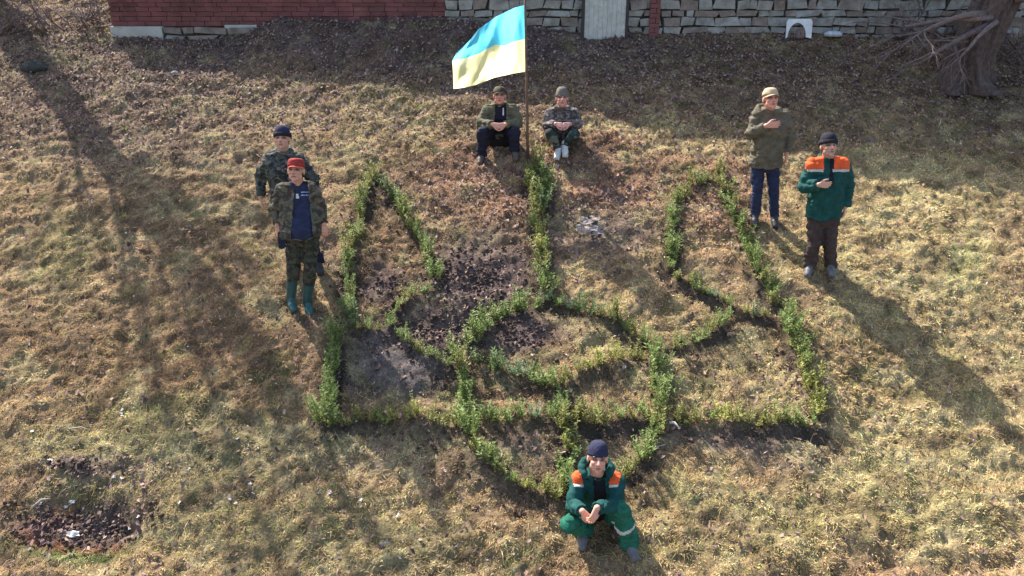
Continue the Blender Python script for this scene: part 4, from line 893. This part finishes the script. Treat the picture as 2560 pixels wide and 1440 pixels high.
# 6 front right
def yoke(ce, nn, J):
    return pxbox(ce, J, [(YO[0], 391, YO[1], 424, 0)]) & (ce[:, 1] < .06)
def tape(ce, nn, J):
    return pxbox(ce, J, [(YO[0], 424, YO[1], 430, 0)]) & (nn[:, 1] < 0)
def placket(ce, nn, J):
    n = J['neck']; return (ce[:, 2] > n[2] - .23) & (ce[:, 2] < n[2] + .06) & (np.abs(ce[:, 0] - n[0]) < .022) & (nn[:, 1] < -.2)
P, J, hf = mk('person in green jacket with orange shoulders and dark trousers standing at right', 680, 2055,
  dict(shL=(2030,414,0), shR=(2107,414,0), elL=(2010,468,.04), wrL=(2046,462,.20), elR=(2121,466,-.02), wrR=(2113,518,.04), hipL=(2040,540,0), hipR=(2078,540,0), knL=(2036,610,.04), knR=(2074,610,.04), anL=(2024,672,0), anR=(2074,674,0), toeL=(2016,694,.15), toeR=(2080,696,.16), neck=(2071,402,-.02)),
  ((2071,366,.04), 2, 17), dict(mat=K_GREEN, hem=-.02, g=.040, arm=(.088,.078,.062), patch=[('shoulder_panel', with_g(yoke, YO=(2014, 2060)), K_ORANGE, .004), ('shoulder_panel', with_g(yoke, YO=(2079, 2124)), K_ORANGE, .004), ('reflective_tape', with_g(tape, YO=(2018, 2058)), K_SILVER, .006), ('reflective_tape', with_g(tape, YO=(2081, 2122)), K_SILVER, .006), ('placket', placket, K_BLACK, .005)]), dict(mat=K_BROWN, r=(.100,.084,.078), amp=.030, cuff=-.05), dict(mat=K_GREYSH, name='shoe', wide=1.05),
  dict(L=((.95, -.15, .0), (-.1, -1, 0), .32, -1, .06), R=(DN, (.8, -.4, 0), .4, -1)), hs=1.0, stubble=.4, tone=(.62, .35, .25))
beanie(P, hf, 1.0, K_KNITB, cuff=K_KNITB)
# 7 squatting in front
def yoke7(ce, nn, J):
    hd = at(1494, 1146, gp(1512, 1342)[1] + .04) - J['org']; ce = ce.copy(); far = np.linalg.norm(ce - hd, axis=1) < .20; ce[far] += 9
    return pxbox(ce, J, [YO]) & (nn[:, 1] < .3)
def band7(ce, nn, J):
    a, k = J['anR'], J['knR']; u = unit(k - a); h = (ce - a) @ u; L = np.linalg.norm(k - a)
    return (np.abs(h - L * .50) < .016) & (np.linalg.norm(ce - a - h[:, None] * u, axis=1) < .12)
def tape7(ce, nn, J):
    return pxbox(ce, J, [YT]) & (nn[:, 1] < -.1)
P, J, hf = mk('person squatting in front in green workwear with orange shoulders and navy hat, hands clasped', 1360, 1512,
  dict(shL=(1446,1203,-.12), shR=(1542,1203,-.12), elL=(1432,1266,.02), wrL=(1456,1278,.20), elR=(1540,1262,.02), wrR=(1492,1270,.26), hipL=(1478,1300,-.42), hipR=(1524,1300,-.42), knL=(1426,1308,.10), knR=(1551,1274,.08), anL=(1456,1352,-.10), anR=(1571,1368,.04), toeL=(1455,1380,.05), toeR=(1590,1392,.17), neck=(1493,1188,-.15)),
  ((1494,1146,-.04), 0, 20, 4), dict(mat=K_GREEN, inner=K_BLACK, inner_name='sweatshirt', open=(.06, .05, .0, .0), hem=-.12, g=.040, arm=(.080,.070,.058), hood=1.15, patch=[('shoulder_panel', with_g(yoke7, YO=(1422, 1156, 1446, 1211, .22)), K_ORANGE, .004), ('shoulder_panel', with_g(yoke7, YO=(1534, 1154, 1560, 1211, -.22)), K_ORANGE, .004), ('reflective_tape', with_g(tape7, YT=(1435, 1211, 1457, 1218, .2)), K_SILVER, .006), ('reflective_tape', with_g(tape7, YT=(1524, 1211, 1546, 1218, -.2)), K_SILVER, .006)]), dict(mat=K_GREEN2, r=(.098,.088,.090), amp=.028, cuff=-.072, patch=[('reflective_band', band7, K_SILVER, .005)]), dict(mat=K_GREYSH, name='shoe', wide=1.05),
  dict(L=((.62, -.30, -.62), (-.5, -.75, .35), .5, 1, .14), R=((-.35, -.42, -.80), (.55, -.75, .3), .42, -1, .14)), sitting=True, hs=1.0, stubble=.3, tone=(.70, .36, .26), jvox=.0075)
beanie(P, hf, 1.0, K_KNITN)
